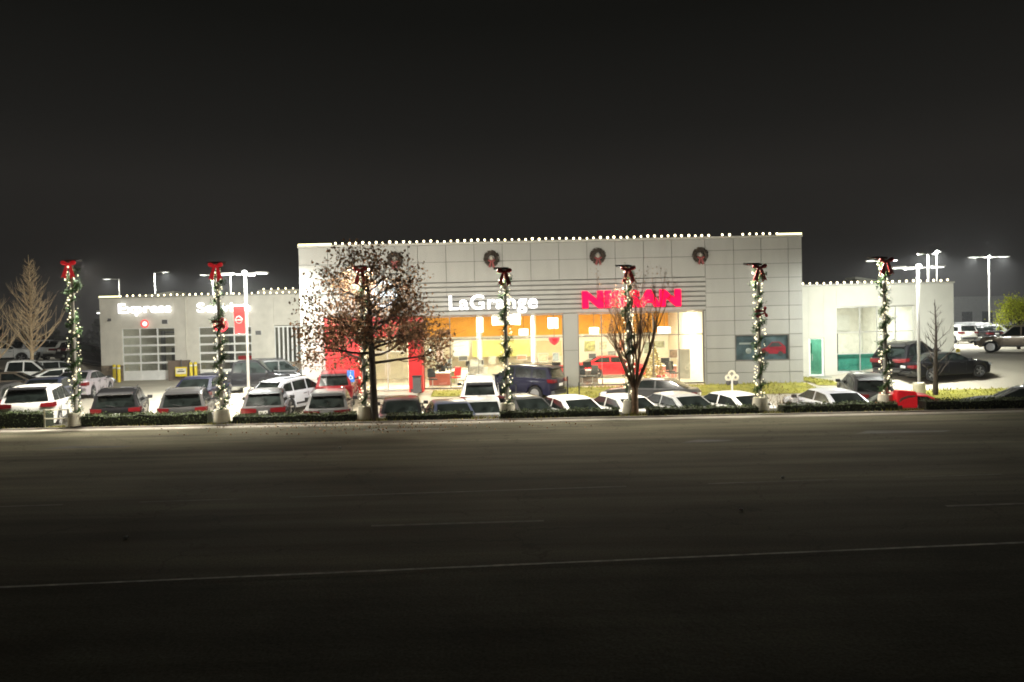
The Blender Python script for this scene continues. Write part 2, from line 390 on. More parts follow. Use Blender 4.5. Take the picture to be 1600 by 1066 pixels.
# grass strips and entrance walk
def grass_patch(x0, x1, y0, y1, skew=0.):
    xs = lin(x0, x1, max(2, int((x1 - x0)))); ys = lin(y0, y1, 5); b = MB(); nx = len(xs)
    b.add([(x + skew * (y - y0), y, gz(x, y) + .03 + .05 * math.sin((y - y0) / (y1 - y0) * math.pi)) for y in ys for x in xs],
          [(j * nx + i, j * nx + i + 1, (j + 1) * nx + i + 1, (j + 1) * nx + i) for j in range(len(ys) - 1) for i in range(nx - 1)])
    for _ in range(int((x1 - x0) * (y1 - y0) * 45)):
        x = random.uniform(x0, x1); y = random.uniform(y0, y1); z = gz(x, y) + .05; h = random.uniform(.06, .14); a = random.random() * 6.3
        dx, dy = .03 * math.cos(a), .03 * math.sin(a)
        b.add([(x - dx, y - dy, z), (x + dx, y + dy, z), (x + random.uniform(-.05, .05), y + random.uniform(-.05, .05), z + h)], [(0, 1, 2)])
    o = b.build('grass', M_GRASS); o['kind'] = 'stuff'; return o
tag(grass_patch(-2.6, 15.4, 36.6, 39.2), 'lit grass strip along the foot of the glass front', 'grass', kind='stuff')
tag(grass_patch(-4.2, -2.7, 37.6, 39.2), 'small lit grass corner beside the entrance walk', 'grass', kind='stuff')
tag(grass_patch(18.6, 26.2, 33.2, 36.6), 'yellow lit grass island under the small bare tree', 'grass', kind='stuff')
tag(grass_patch(15.8, 17.0, 38.2, 42.8), 'grass strip between the panelled corner and the glass door path', 'grass', kind='stuff')
tag(grass_patch(-40, -31.3, 47, 49.5), 'dark grass bank below the raised lot beside the service wing', 'grass', kind='stuff')
b = MB(); b.box(-9.2, -4.9, 37.2, 39.4, -.1, .03); structure(b.build('entrance_walk', M_KERB))
b = MB(); b.add([(17.1, 38.0, gz(17.1, 38) + .02), (18.3, 38.0, gz(18.3, 38) + .02), (18.3, 42.9, gz(18.3, 42.9) + .02), (17.1, 42.9, gz(17.1, 42.9) + .02)], [(0, 1, 2, 3)])
structure(b.build('door_path', M_KERB))

# ------------------------------------------------------------------ showroom building
YF = 39.5
X0, X1, ZR = -11.28, 15.56, 7.9
def mx(px): return at(px, 500, YF).x
GA0, GA1, GB0, GB1 = mx(660), mx(880), mx(903), mx(1100)
LV0 = mx(655); ZG = 3.98; ZL = 5.78; EN0, EN1 = mx(566), mx(640)
show = thing('showroom_building', (X0, YF, 0), 'wide pale metal panelled showroom with two glass fronts and red entrance portal', 'building')
SO = (X0, YF, 0)
def cells(mb, mb2, xs, zs, holes, y, gap=.014, th=.05, mi=0, back=.28):
    for i in range(len(xs) - 1):
        for j in range(len(zs) - 1):
            a, b_, c, d = xs[i], xs[i + 1], zs[j], zs[j + 1]; cx, cz = (a + b_) / 2, (c + d) / 2
            if any(h[0] < cx < h[1] and h[2] < cz < h[3] for h in holes): continue
            mb.box(a + gap, b_ - gap, y, y + th, c + gap, d - gap, mi)
            if mb2: mb2.box(a, b_, y + th - .012, y + back, c, d)
def wall_part(xs, zs, holes, y):
    a, c = MB(), MB(); cells(a, c, xs, zs, holes, y); a.build('panel_wall', M_PANEL, show, SO); c.build('wall_backing', M_JOINT, show, SO)
P0, P1 = mx(515), mx(661)                                   # red portal span
top = [ZL, 6.86, ZR - .12]
vx = [LV0 + 1.505 * i for i in range(0, 20)]
vl = [LV0 - 1.505 * i for i in range(1, 5)][::-1]
RX = mx(1103)
xs_mid = [LV0] + [v for v in vx if LV0 < v < RX - .3] + [RX]
wall_part(xs_mid, top, [], YF)
# panels left of the louvre band
zs_left = [0, .72, 1.45, 2.2, 2.94, 3.6, ZG, 4.72, 5.25, ZL, 6.33, 6.86, ZR - .12]
xs_left = [X0, P0, EN0, EN1, P1 if P1 > LV0 else LV0]
xs_left = sorted(set([X0, P0 - .02, -8.4, EN0, EN1, LV0]))
wall_part(xs_left, zs_left, [(EN0, EN1, 0, 2.94), (GA0, GA1, 0, ZG)], YF)
# panels right of the louvre band, with the picture window
PWX0, PWX1, PWZ0, PWZ1 = mx(1148), mx(1233), 1.22, 2.62
zs_r = [0, .60, PWZ0, 1.92, PWZ1, 3.4, 4.15, 4.9, 5.65, 6.4, 7.15, ZR - .12]
wall_part([RX, PWX0, (PWX0 + PWX1) / 2, PWX1, X1], zs_r, [(PWX0, PWX1, PWZ0, PWZ1)], YF)
# pier between the glass fronts, jamb strips and plinth
wall_part([GA1, GB0], [0, 2.0, ZG], [], YF)
wall_part([GB1, RX], [0, 2.0, ZG], [], YF)
if GA0 > LV0: wall_part([LV0, GA0], [0, 2.94, ZG], [], YF)
lv = MB(); n_l = 7; dz = (ZL - ZG) / n_l
for i in range(n_l):
    z0 = ZG + i * dz
    for a, b_ in zip(xs_mid[:-1], xs_mid[1:]):
        lv.add([(a + .006, YF - .03, z0 + .03), (b_ - .006, YF - .03, z0 + .03), (b_ - .006, YF - .03, z0 + dz - .05), (a + .006, YF - .03, z0 + dz - .05),
                (a + .006, YF + .08, z0 + .03), (b_ - .006, YF + .08, z0 + .03), (b_ - .006, YF + .08, z0 + dz - .01), (a + .006, YF + .08, z0 + dz - .01)],
               [(0, 1, 2, 3), (3, 2, 6, 7), (0, 4, 5, 1), (0, 3, 7, 4), (1, 5, 6, 2), (4, 7, 6, 5)])
lv.build('louvre_band', M_LOUV, show, SO)
lb = MB(); lb.box(LV0, RX, YF + .09, YF + .3, ZG + .005, ZL - .005); lb.build('louvre_backing', M_JOINT, show, SO)
cp = MB(); cp.box(X0 - .04, X1 + .04, YF - .05, YF + .34, ZR - .115, ZR); cp.build('coping', M_COPE, show, SO, bevel=.01)
sw = MB(); YB = 66
sw.box(X0, X0 + .28, YF + .29, YB, 0, ZR - .13); sw.box(X1 - .28, X1, YF + .29, YB, 0, ZR - .13); sw.box(X0 + .3, X1 - .3, YB - .3, YB - .01, 0, ZR - .13)
sw.build('side_wall', M_PANEL, show, SO)
rf = MB(); rf.box(X0 + .3, X1 - .3, YF + .32, YB - .32, ZR - .6, ZR - .4); rf.build('roof', M_ROOF, show, SO)
# glass fronts
def storefront(x0, x1, z0, z1, cols, trans, y, par, org, m=M_FRAME, g=M_GLASS, w=.045, d=.1):
    f = MB()
    f.box(x0, x1, y, y + d, z0, z0 + .09); f.box(x0, x1, y, y + d, z1 - .06, z1)
    cs = [x0 + w / 2] + cols + [x1 - w / 2]
    for c in cs: f.box(c - w / 2, c + w / 2, y + .004, y + d + .004, z0 + .09, z1 - .06)
    for t in trans:
        for a, b_ in zip(cs[:-1], cs[1:]): f.box(a + w / 2, b_ - w / 2, y + .01, y + d - .01, t - w / 2, t + w / 2)
    o = f.build('window', m, par, org)
    q = MB(); q.box(x0 + .02, x1 - .02, y + d / 2 - .006, y + d / 2 + .006, z0 + .03, z1 - .03); q.build('pane', g, o, org)
    return o
ca = [mx(p) for p in (702, 746, 790, 835)]; cb = [mx(p) for p in (940, 980, 1021, 1061)]
SFY = YF + .12
for (a, b_, c) in ((GA0, GA1, ca), (GB0, GB1, cb)):
    storefront(a, b_, .06, ZG - .01, c, [2.72], SFY, show, SO)
# entrance doors
ent = storefront(EN0, EN1, .03, 2.93, [(EN0 + EN1) / 2], [2.15], SFY, show, SO, M_ALU)
dm = MB()
for s in (-1, 1):
    x = (EN0 + EN1) / 2 + s * .12; dm.path([(x, SFY - .05, .9), (x, SFY - .05, 1.5)], .016, 6)
dm.build('door_handle', M_ALU, show, SO)
# red portal
pt = MB()
x_a, x_b, x_c, x_d = mx(513), mx(566), mx(640), mx(661)
pt.prism([(x_a, 0), (x_b, 0), (x_b, 2.95), (x_c, 2.95), (x_c, 0), (x_d, 0), (x_d, 4.0), (x_a, 4.0)], YF - .9, YF - .03)
pt.build('entrance_portal', M_RED, show, SO, bevel=.03)
for q0, q1 in ((mx(643), mx(660)), (x_a + .1, x_b - .1)):
    pl_ = MB(); pl_.box(q0, q1, YF - .93, YF - .91, .05, .2); pl_.build('portal_base_trim', M_DKGREY, show, SO)
# picture window on the plain wall
pf = MB()
for a, b_, c, d in ((PWX0, PWX1, PWZ0, PWZ0 + .06), (PWX0, PWX1, PWZ1 - .06, PWZ1), (PWX0, PWX0 + .06, PWZ0 + .06, PWZ1 - .06), (PWX1 - .06, PWX1, PWZ0 + .06, PWZ1 - .06)):
    pf.box(a, b_, YF + .02, YF + .1, c, d)
po = pf.build('display_window', M_FRAME, show, SO)
# interior shell
YI = 49.6
it = MB()
it.box(X0 + .3, X1 - .3, YI, YI + .1, 0, 2.62); it.box(X0 + .3, X0 + .34, YF + .6, YI - .01, 0, 4.4); it.box(mx(1106), mx(1106) + .1, YF + .6, YI - .01, 0, 4.4)
it.box(GA0 - 1.4, GA0 - 1.3, YF + 4, YI - .01, 0, 4.4)
it.build('interior_wall', M_CREAM, show, SO)
it = MB(); it.box(X0 + .3, X1 - .3, YI - .03, YI + .1, 2.72, 4.4); it.build('orange_bulkhead', M_ORANGE, show, SO)
it = MB(); it.box(X0 + .3, X1 - .3, YI - .08, YI + .1, 2.63, 2.71); it.build('wall_rail', M_WHITE, show, SO)
for px_ in (749, 833, 985):
    xx = at(px_, 520, 45.5).x; it = MB(); it.lathe([(.16, .02), (.16, 4.42)], 16, (xx, 45.5, 0)); it.build('interior_column', M_WHITE, show, SO, smooth=40)
it = MB(); it.box(X0 + .3, X1 - .3, YF + .3, YI + .2, 4.42, 4.6); it.build('interior_ceiling', M_CEIL, show, SO)
it = MB(); it.box(X0 + .3, X1 - .3, YF + .25, YI + .2, -.12, .02); it.build('interior_floor', M_FLOOR, show, SO)
for x in (-2.8, .9, 5.2, 8.6):
    lamp('showroom_downlight', 'AREA', (x, 43.4, 4.38), P_SHOW, INDOOR, size=1.6)
lamp('entry_downlight', 'AREA', (-7, 42.5, 4.3), P_SHOW * 1.3, INDOOR, size=1.2)

# display window content: flat picture of a red car on dark ground
dp = MB(); dp.box(PWX0 + .06, PWX1 - .06, YF + .12, YF + .14, PWZ0 + .06, PWZ1 - .06)
dpo = tag(dp.build('display_picture', mat('picture_dusk', (.11, .15, .17), .3, var=.55, scale=1.6), org=(PWX0, YF, 1.3)), 'dark wide picture with a red car behind the display window', 'picture')
dc = MB(); cx0 = (PWX0 + PWX1) / 2 - .05; zz = PWZ0 + .3
prof = [(0, .05), (.05, .33), (.35, .42), (.6, .68), (1.0, .70), (1.25, .5), (1.34, .4), (1.34, .05)]
dc.prism([(cx0 + x, zz + z) for x, z in prof], YF + .105, YF + .119); dc.build('printed_car', mat('printed_red', (.42, .03, .05), .4, var=.3, scale=4), dpo, (PWX0, YF, 1.3))
dc = MB(); dc.prism([(cx0 + .42, zz + .42), (.62 + cx0, zz + .64), (.95 + cx0, zz + .65), (1.15 + cx0, zz + .45)], YF + .098, YF + .104)
for x in (.3, 1.05): dc.prism([(cx0 + x + .13 * math.cos(k * .7), zz + .06 + .13 * math.sin(k * .7)) for k in range(9)], YF + .098, YF + .104)
dc.build('printed_glass', M_DKGREY, dpo, (PWX0, YF, 1.3))
dc = MB(); dc.ball((PWX0 + .75, YF + .115, 1.75), .16, 10, 6, 0, (1, .1, 1)); dc.box(PWX0 + .25, PWX0 + .95, YF + .10, YF + .118, 2.1, 2.2)
dc.build('printed_wheel', M_ALU, dpo, (PWX0, YF, 1.3))
dg = MB(); dg.box(PWX0 + .06, PWX1 - .06, YF + .05, YF + .06, PWZ0 + .06, PWZ1 - .06); dg.build('pane', M_GLASS, po, SO)

# ------------------------------------------------------------------ service wing (recessed, two glazed bay doors)
YS = 54.0; SX0, SX1, SZ = -30.05, -11.5, 6.12
serv = thing('service_wing', (SX0, YS, 0), 'recessed beige service wing with two glazed roll-up bay doors', 'building')
SVO = (SX0, YS, 0)
D1 = (-28.48, -24.63, 0, 3.83); D2 = (-22.87, -19.02, 0, 3.80); WN = (-17.35, -15.1, .9, 3.75)
mw, mb2, st = MB(), MB(), MB()
xs = sorted([SX0, D1[0], D1[1], D2[0], D2[1], WN[0], WN[1], SX1]); zs = [1.15, 1.9, 2.7, 3.8, 4.6, 5.4, SZ - .1]
cells(mw, mb2, xs, zs, [(D1[0], D1[1], 0, 3.81), (D2[0], D2[1], 0, 3.81), (WN[0], WN[1], .9, 3.8)], YS, gap=.004)
for a, b_ in ((SX0, D1[0]), (D1[1], D2[0]), (D2[1], SX1)):
    z = 0; r = 0; st = MB()
    while z < 1.13:
        x = a - (.2 if r % 2 else 0)
        while x < b_:
            q0, q1 = max(a, x), min(b_, x + .4)
            if q1 - q0 > .03: st.box(q0 + .006, q1 - .006, YS - .05, YS + .1, z, min(1.14, z + .185))
            x += .4
        z += .19; r += 1
    mb2.box(a, b_, YS + .09, YS + .28, 0, 1.15); st.build('stone_base', M_STONE, serv, SVO)
mw.build('masonry_wall', M_MAS, serv, SVO); mb2.build('wall_backing', M_MAS, serv, SVO)
cp = MB(); cp.box(SX0 - .05, SX1, YS - .06, YS + .35, SZ - .09, SZ); cp.build('coping', M_COPE, serv, SVO)
sw = MB(); sw.box(SX0, SX0 + .28, YS + .29, 72, 0, SZ - .11); sw.box(SX0, SX1, 72, 72.3, 0, SZ - .11); sw.build('side_wall', M_MAS, serv, SVO)
rf = MB(); rf.box(SX0 + .3, SX1, YS + .36, 71.9, SZ - .5, SZ - .3); rf.build('roof', M_ROOF, serv, SVO)
rf = MB(); rf.box(-20.5, SX1, 60, 71, SZ - .29, SZ + .62); rf.build('upper_parapet', M_MAS, serv, SVO)
it = MB(); it.box(SX0 + .3, SX1 - .1, 62, 62.1, 0, 5.5); it.box(-23.8, -23.7, YS + .4, 61.9, 0, 5.5); it.box(-18.2, -18.1, YS + .4, 61.9, 0, 5.5); it.build('interior_wall', mat('bay_wall', (.36, .34, .28), .8), serv, SVO)
it = MB(); it.box(SX0 + .3, SX1 - .1, YS + .3, 62, -.1, .02); it.build('interior_floor', M_FLOOR, serv, SVO)
for (a, b_, c, d) in (D1, D2):
    f = MB(); cw = (b_ - a) / 3; rh = d / 6
    for i in range(4): x = a + cw * i; f.box(max(a, x - .05), min(b_, x + .05), YS + .08, YS + .16, 0, d)
    for j in range(7):
        z = rh * j; f.box(a, b_, YS + .074, YS + .154, max(.01, z - .07), min(d, z + .07))
    f.box(a + .06, b_ - .06, YS + .11, YS + .13, .06, rh - .06)
    o = f.build('bay_door', M_WHITE, serv, SVO)
    g = MB(); g.box(a + .05, b_ - .05, YS + .105, YS + .118, rh, d - .05); g.build('pane', M_GLASS, o, SVO)
f = MB(); a, b_, c, d = WN
for i in range(8): x = a + (b_ - a) * i / 7; f.box(max(a, x - .06), min(b_, x + .06), YS + .06, YS + .14, c, d)
f.box(a, b_, YS + .054, YS + .134, d - .1, d); f.box(a, b_, YS + .054, YS + .134, c, c + .1)
o = f.build('window', M_WHITE, serv, SVO); g = MB(); g.box(a, b_, YS + .09, YS + .1, c + .05, d - .05); g.build('pane', M_GLASS, o, SVO)
for x, k in ((-26.5, 1), (-21, 1), (-16, .6)): lamp('bay_downlight', 'AREA', (x, 57.5, 5.2), P_BAY * k, (1, .95, .82), size=1.5)
wl = MB(); p = at(153, 487, YS - .1); wl.obox((SX0 - .18, YS + .3, p.z), (.34, .22, .18)); o = wl.build('wall_light', M_ALU, serv, SVO, bevel=.02)
wl = MB(); wl.obox((SX0 - .18, YS + .3, p.z - .11), (.26, .16, .03)); wl.build('lens', M_HEADGLOW, o, SVO)
b = MB(); p = at(172, 500, YS); b.obox((p.x, YS - .09, p.z), (.16, .16, .2)); b.path([(p.x, YS - .15, p.z), (p.x + .05, YS - .4, p.z - .06)], .055, 8)
tag(b.build('security_camera', M_DKGREY, org=(p.x, YS, p.z)), 'small dark security camera high beside the first bay door', 'camera')
for px, py, lab in ((258, 503, 'small wall vent beside the first red ornament'), (404, 520, 'small wall vent past the second bay door')):
    p = at(px, py, YS); r = thing('wall_vent', (p.x, YS - .01, p.z), lab, 'vent'); b = MB(); b.box(-.22, .22, -.05, 0, -.16, .16); b.build('frame', M_ALU, r, bevel=.01)
    b = MB()
    for k in range(4): b.obox((0, -.06, -.11 + k * .073), (.38, .02, .05), Matrix.Rotation(R_(30), 3, 'X'))
    b.build('slat', M_DKGREY, r)
b = MB(); xx = at(291, 500, YS).x; b.path([(xx, YS - .08, .05), (xx, YS - .08, SZ - .15)], .045, 8); b.box(xx - .09, xx + .09, YS - .16, YS - .0, SZ - .3, SZ - .12)
tag(b.build('downspout', M_MAS, org=(xx, YS, 0)), 'painted downspout between the two bay doors', 'downspout')
# contents of the bays
b = MB()
for sx_ in range(3):
    x = -28.2 + sx_ * 1.25; b.box(x, x + 1.1, 61.2, 61.9, .02, 2.2)
    for z in (.5, 1.0, 1.5): b.box(x + .03, x + 1.07, 61.17, 61.19, z, z + .06)
tag(b.build('tool_cabinet', M_DKGREY, org=(-26, 61.5, 0)), 'row of dark tool cabinets inside the first service bay', 'cabinet')
b = MB(); b.box(-22.6, -20.9, 60.9, 61.8, .02, 1.4); b.box(-22.5, -21, 60.86, 60.9, .25, .3); b.box(-22.5, -21, 60.86, 60.9, .8, .85)
tag(b.build('tool_chest', M_RED, org=(-21.8, 61, 0), bevel=.03), 'red tool chest inside the second service bay', 'chest')
for x, lab in ((-27.6, 'grey vehicle lift posts inside the first service bay'), (-22.2, 'grey vehicle lift posts inside the second service bay')):
    r = thing('vehicle_lift', (x, 58.5, 0), lab, 'lift', 'lifts in the service bays')
    for s in (0, 2.7): b = MB(); b.box(s - .13, s + .13, -.15, .15, 0, 3.6); b.box(s - .3, s + .3, -.3, .3, 0, .06); b.build('post', M_DKGREY, r, bevel=.02)
    b = MB(); b.box(.14, 2.56, -.08, .08, 3.4, 3.55); b.build('crossbeam', M_DKGREY, r)

# ------------------------------------------------------------------ white side wing
YW = 43.0; WX0, WX1, WZ = X1 + .02, 25.72, 5.38
wing = thing('side_wing', (WX0, YW, 0), 'low bright white wing with tall window and green glass door', 'building')
WO = (WX0, YW, 0)
WW = (18.91, 23.44, .22, 4.05); DR = (at(1264, 560, YW).x, at(1288, 560, YW).x, .06, 2.26)
a, bq = MB(), MB()
cells(a, bq, sorted([WX0, DR[0], DR[1], WW[0], WW[1], WX1]), [-.2, WW[2], DR[3], WW[3], WZ - .1], [(WW[0], WW[1], WW[2], WW[3]), (DR[0], DR[1], -.2, DR[3])], YW, gap=.003, th=.08, back=.26)
a.build('stucco_wall', M_WHITEW, wing, WO); bq.build('wall_backing', M_WHITEW, wing, WO)
cp = MB(); cp.box(WX0, WX1 + .05, YW - .06, YW + .34, WZ - .09, WZ); cp.build('coping', M_COPE, wing, WO)
sw = MB(); sw.box(WX1 - .26, WX1, YW + .27, 62, -.2, WZ - .1); sw.box(WX0, WX1, 62.01, 62.3, -.2, WZ - .1); sw.build('side_wall', M_WHITEW, wing, WO)
rf = MB(); rf.box(WX0, WX1 - .28, YW + .36, 61.9, WZ - .5, WZ - .3); rf.build('roof', M_ROOF, wing, WO)
o = storefront(WW[0], WW[1], WW[2], WW[3], [at(1345, 520, YW).x, at(1372, 520, YW).x, at(1401, 520, YW).x], [at(1340, 519, YW).z, at(1340, 553, YW).z], YW + .1, wing, WO, M_ALU)
o = storefront(DR[0], DR[1], DR[2], DR[3], [], [], YW + .06, wing, WO, M_WHITE, M_GLASSG, w=.12); o.name = 'door'
b = MB(); b.path([(DR[0] + .2, YW + .02, .95), (DR[0] + .2, YW + .02, 1.35)], .018, 6); b.build('handle', M_ALU, o, WO)
it = MB(); it.box(WX0 + .2, WX1 - .3, 50, 50.1, -.1, 4.7); it.box(18.5, 18.6, YW + .4, 49.9, 0, 4.7); it.box(23.7, 23.8, YW + .4, 49.9, 0, 4.7); it.build('interior_wall', M_CEIL, wing, WO)
it = MB(); it.box(WX0 + .2, WX1 - .3, YW + .3, 50.1, 4.7, 4.8); it.build('interior_ceiling', M_CEIL, wing, WO)
it = MB(); it.box(WX0 + .2, WX1 - .3, YW + .3, 50, -.1, .1); it.build('interior_floor', M_FLOOR, wing, WO)
lamp('wing_downlight', 'AREA', (21, 46, 4.6), P_WING, (1, .98, .86), size=1.8)
lamp('hall_downlight', 'AREA', (17.4, 45, 4.0), P_WING * .35, (.8, 1, .9), size=.8)
b = MB()
b.box(WW[0] + .05, at(1372, 560, YW).x, YW + .5, YW + .62, .1, at(1330, 556, YW).z); b.box(WW[0] + .05, at(1372, 560, YW).x + .1, YW + .45, YW + .68, at(1330, 556, YW).z, at(1330, 556, YW).z + .06)
tag(b.build('counter', M_TEAL, org=(19.5, YW + .5, .1)), 'teal green counter just inside the tall window of the white wing', 'counter')
b = MB(); b.box(18.95, 19.12, YW + .35, YW + .5, .1, 2.5); b.box(18.92, 19.15, YW + .3, YW + .55, .1, .15)
tag(b.build('display_stand', M_DKGREY, org=(19, YW + .4, .1)), 'dark narrow display stand at the edge of the tall window', 'stand')
for (x0, x1, z0, z1, lab) in ((17.6, 18.25, 1.3, 1.9, 'upper teal poster seen through the green glass door'), (17.62, 18.2, .45, 1.0, 'lower teal poster seen through the green glass door')):
    b = MB(); b.box(x0, x1, 45, 45.03, z0, z1); b.box(x0 + .1, x1 - .1, 44.985, 44.998, z0 + .2, z0 + .3)
    tag(b.build('poster', M_TEAL, org=(x0, 45, z0)), lab, 'poster')
b = MB(); b.box(20.2, 22.8, 49.86, 49.98, 2.5, 3.6); b.box(20.3, 22.7, 49.8, 49.86, 2.55, 2.6); tag(b.build('wall_board', M_WHITE, org=(21.5, 49.9, 3)), 'large white board on the back wall of the white wing', 'board')
# roof details
b = MB(); M = Matrix.Rotation(R_(9), 3, 'Y')
p = at(1347, 438, 52); b.obox((p.x, 52, p.z), (1.7, 1.6, .16), M); b.box(p.x - .6, p.x + .6, 51.5, 52.5, WZ - .3, p.z - .02)
tag(b.build('roof_hatch', M_WHITEW, org=(p.x, 52, WZ - .3)), 'tilted white hatch on the roof of the white wing', 'roof hatch')
b = MB(); p, q = at(213, 463, 56), at(271, 455, 56)
b.prism([(p.x, p.z - .3), (q.x, p.z - .3), (q.x, q.z), (p.x, p.z)], 56, 58.2)
tag(b.build('roof_monitor', M_WHITEW, org=(p.x, 56, p.z)), 'sloping pale rooftop ridge on the service wing', 'roof ridge')

# ------------------------------------------------------------------ lettering
def sign(text, px0, px1, pyb, Y, z_off, m, name, label, depth=.1, hpx=None, off=.012, sp=1.06, back=None):
    cu = bpy.data.curves.new('text', 'FONT'); cu.body = text; cu.extrude = .05; cu.offset = off; cu.space_character = sp
    t = bpy.data.objects.new('text', cu); COL.objects.link(t)
    me = bpy.data.meshes.new_from_object(t.evaluated_get(bpy.context.evaluated_depsgraph_get()))
    bpy.data.objects.remove(t)
    xs_ = [v.co.x for v in me.vertices]; ys_ = [v.co.y for v in me.vertices]
    cap = max(ys_)
    P, Q = at(px0, pyb, Y), at(px1, pyb, Y); w = Q.x - P.x; sc = w / (max(xs_) - min(xs_))
    hz = (hpx * Y / F) / cap if hpx else sc
    x_m = min(xs_)
    zb = at(px0, pyb, Y).z
    for v in me.vertices: v.co = Vector(((v.co.x - x_m) * sc, -v.co.z / .05 * depth / 2, v.co.y * hz))
    me.materials.clear(); me.materials.append(m)
    r = thing(name, (P.x, Y, zb), label, 'sign')
    o = bpy.data.objects.new('lettering', me); COL.objects.link(o); o.parent = r
    b = MB(); b.box(.02, w - .02, depth / 2 + .01, depth / 2 + .06, hz * cap * .25, hz * cap * .32); b.box(.02, w - .02, depth / 2 + .01, depth / 2 + .06, hz * cap * .62, hz * cap * .68)
    b.build('mounting_rail', M_LOUV, r)
    return r
sign('LaGrange', 702, 840, 484, YF - .2, 0, M_SIGNW, 'illuminated_sign', 'white glowing letters LaGrange above the first glass front', .12, 22, .012)
sign('NISSAN', 910, 1064, 480, YF - .22, 0, M_SIGNR, 'illuminated_sign', 'red glowing letters NISSAN above the second glass front', .14, 25, .062)
sign('Express', 185, 267, 489.5, YS - .2, 0, M_SIGNW, 'illuminated_sign', 'white glowing word Express on the service wing', .1, 14.5, .016)
sign('Service', 308, 391, 488, YS - .2, 0, M_SIGNW, 'illuminated_sign', 'white glowing word Service half hidden by the red pole banner', .1, 14.5, .016)
# round emblem behind the russet tree
p = at(600, 460, YF - .15); em = thing('round_emblem', (p.x, YF - .15, p.z), 'round pale blue glowing emblem behind the russet tree crown', 'emblem')
M = Matrix.Rotation(R_(90), 3, 'X')
for a0, a1, nm in ((R_(20), R_(160), 'upper_arc'), (R_(200), R_(340), 'lower_arc')):
    b = MB(); b.torus((0, 0, 0), .62, .075, 18, 8, M, a0=a0, a1=a1); b.build(nm, M_SIGNB, em)
cu = bpy.data.curves.new('text', 'FONT'); cu.body = 'NISSAN'; cu.extrude = .04; cu.offset = .012; t = bpy.data.objects.new('text', cu); COL.objects.link(t)
me = bpy.data.meshes.new_from_object(t.evaluated_get(bpy.context.evaluated_depsgraph_get())); bpy.data.objects.remove(t)
mxx = max(v.co.x for v in me.vertices)
for v in me.vertices: v.co = Vector((v.co.x / mxx * 1.36 - .68, -v.co.z, v.co.y * .36 - .12))
me.materials.clear(); me.materials.append(M_SIGNB); o = bpy.data.objects.new('lettering', me); COL.objects.link(o); o.parent = em
b = MB(); b.box(-.7, .7, .06, .1, -.02, .02); b.box(-.02, .02, .045, .055, -.6, .6); b.build('mounting_rail', M_LOUV, em)

# ------------------------------------------------------------------ string lights on the roof lines
bulb_me = None
def string_lights(x0, x1, y, z, step, label, strips=(), skip=None):
    global bulb_me
    r = thing('string_lights', (x0, y, z), label, 'string lights', 'string lights along the roof edges')
    b = MB(); b.path([(0, 0, .015), (x1 - x0, 0, .015)], .008, 5); b.build('wire', M_BLACK, r)
    for (a, e_) in strips:
        b = MB(); b.path([(a - x0, 0, .05), (e_ - x0, 0, .05)], .05, 6); b.build('rope_light', M_STRIP, r)
    if bulb_me is None:
        b = MB(); b.lathe([(.022, 0), (.05, .03), (.062, .075), (.04, .115), (.005, .13)], 8); q = b.build('bulb', M_BULB); bulb_me = q.data; bpy.data.objects.remove(q)
    x = x0 + step / 2; cnt = 0
    while x < x1:
        if random.random() > .012 and not any(a <= x <= e_ for a, e_ in strips) and not (skip and skip(x)):
            o = bpy.data.objects.new('bulb', bulb_me); COL.objects.link(o); o.parent = r; o.location = (x - x0, 0, .02 + random.uniform(-.02, .02)); q = random.uniform(.78, 1.08); o.scale = (q, q, q); o.rotation_euler = (random.gauss(0, .2), random.gauss(0, .2), 0); cnt += 1
        x += step
string_lights(X0, X1, YF, ZR + .0, .362, 'long row of warm bulbs along the showroom roof edge', ((X0, mx(521)), (mx(1217), X1)))
string_lights(SX0, SX1, YS, SZ, .455, 'row of warm bulbs along the service wing roof edge', ((SX0, at(187, 460, YS).x),))
string_lights(WX0, WX1, YW, WZ, .40, 'row of warm bulbs along the white wing roof edge')
string_lights(-20.3, -12.2, 59.9, SZ + .62, .6, 'faint row of bulbs on the raised parapet behind the service wing')

# ------------------------------------------------------------------ bows and wreaths
def bow_mb(sz=1., M=None):
    b = MB()
    for s in (-1, 1):
        k0 = len(b.v); b.ball((0, 0, 0), .165 * sz, 12, 8, 0, (1., .62, .62)); A = Matrix.Rotation(-s * R_(22), 3, 'Y')
        for i in range(k0, len(b.v)):
            v = Vector(b.v[i]); v.x *= 1; f = .55 + .55 * min(1, max(0, (v.x * s / sz + .16) / .3)); v.y *= f; v.z *= f
            b.v[i] = tuple(A @ v + Vector((s * .165, -.04, .055)) * sz)
        b.add([Vector(q) * sz for q in ((s * .02, -.06, -.03), (s * .12, -.06, -.03), (s * .30, -.09, -.56), (s * .22, -.09, -.50), (s * .10, -.09, -.62),
                                        (s * .02, -.04, -.03), (s * .12, -.04, -.03), (s * .30, -.07, -.56), (s * .22, -.07, -.50), (s * .10, -.07, -.62))],
              [(0, 1, 2, 3), (0, 3, 4), (5, 8, 7, 6), (5, 9, 8), (0, 5, 6, 1), (1, 6, 7, 2), (0, 4, 9, 5), (2, 7, 8, 3), (3, 8, 9, 4)])
    b.ball((0, -.05 * sz, 0), .075 * sz, 8, 6)
    return b
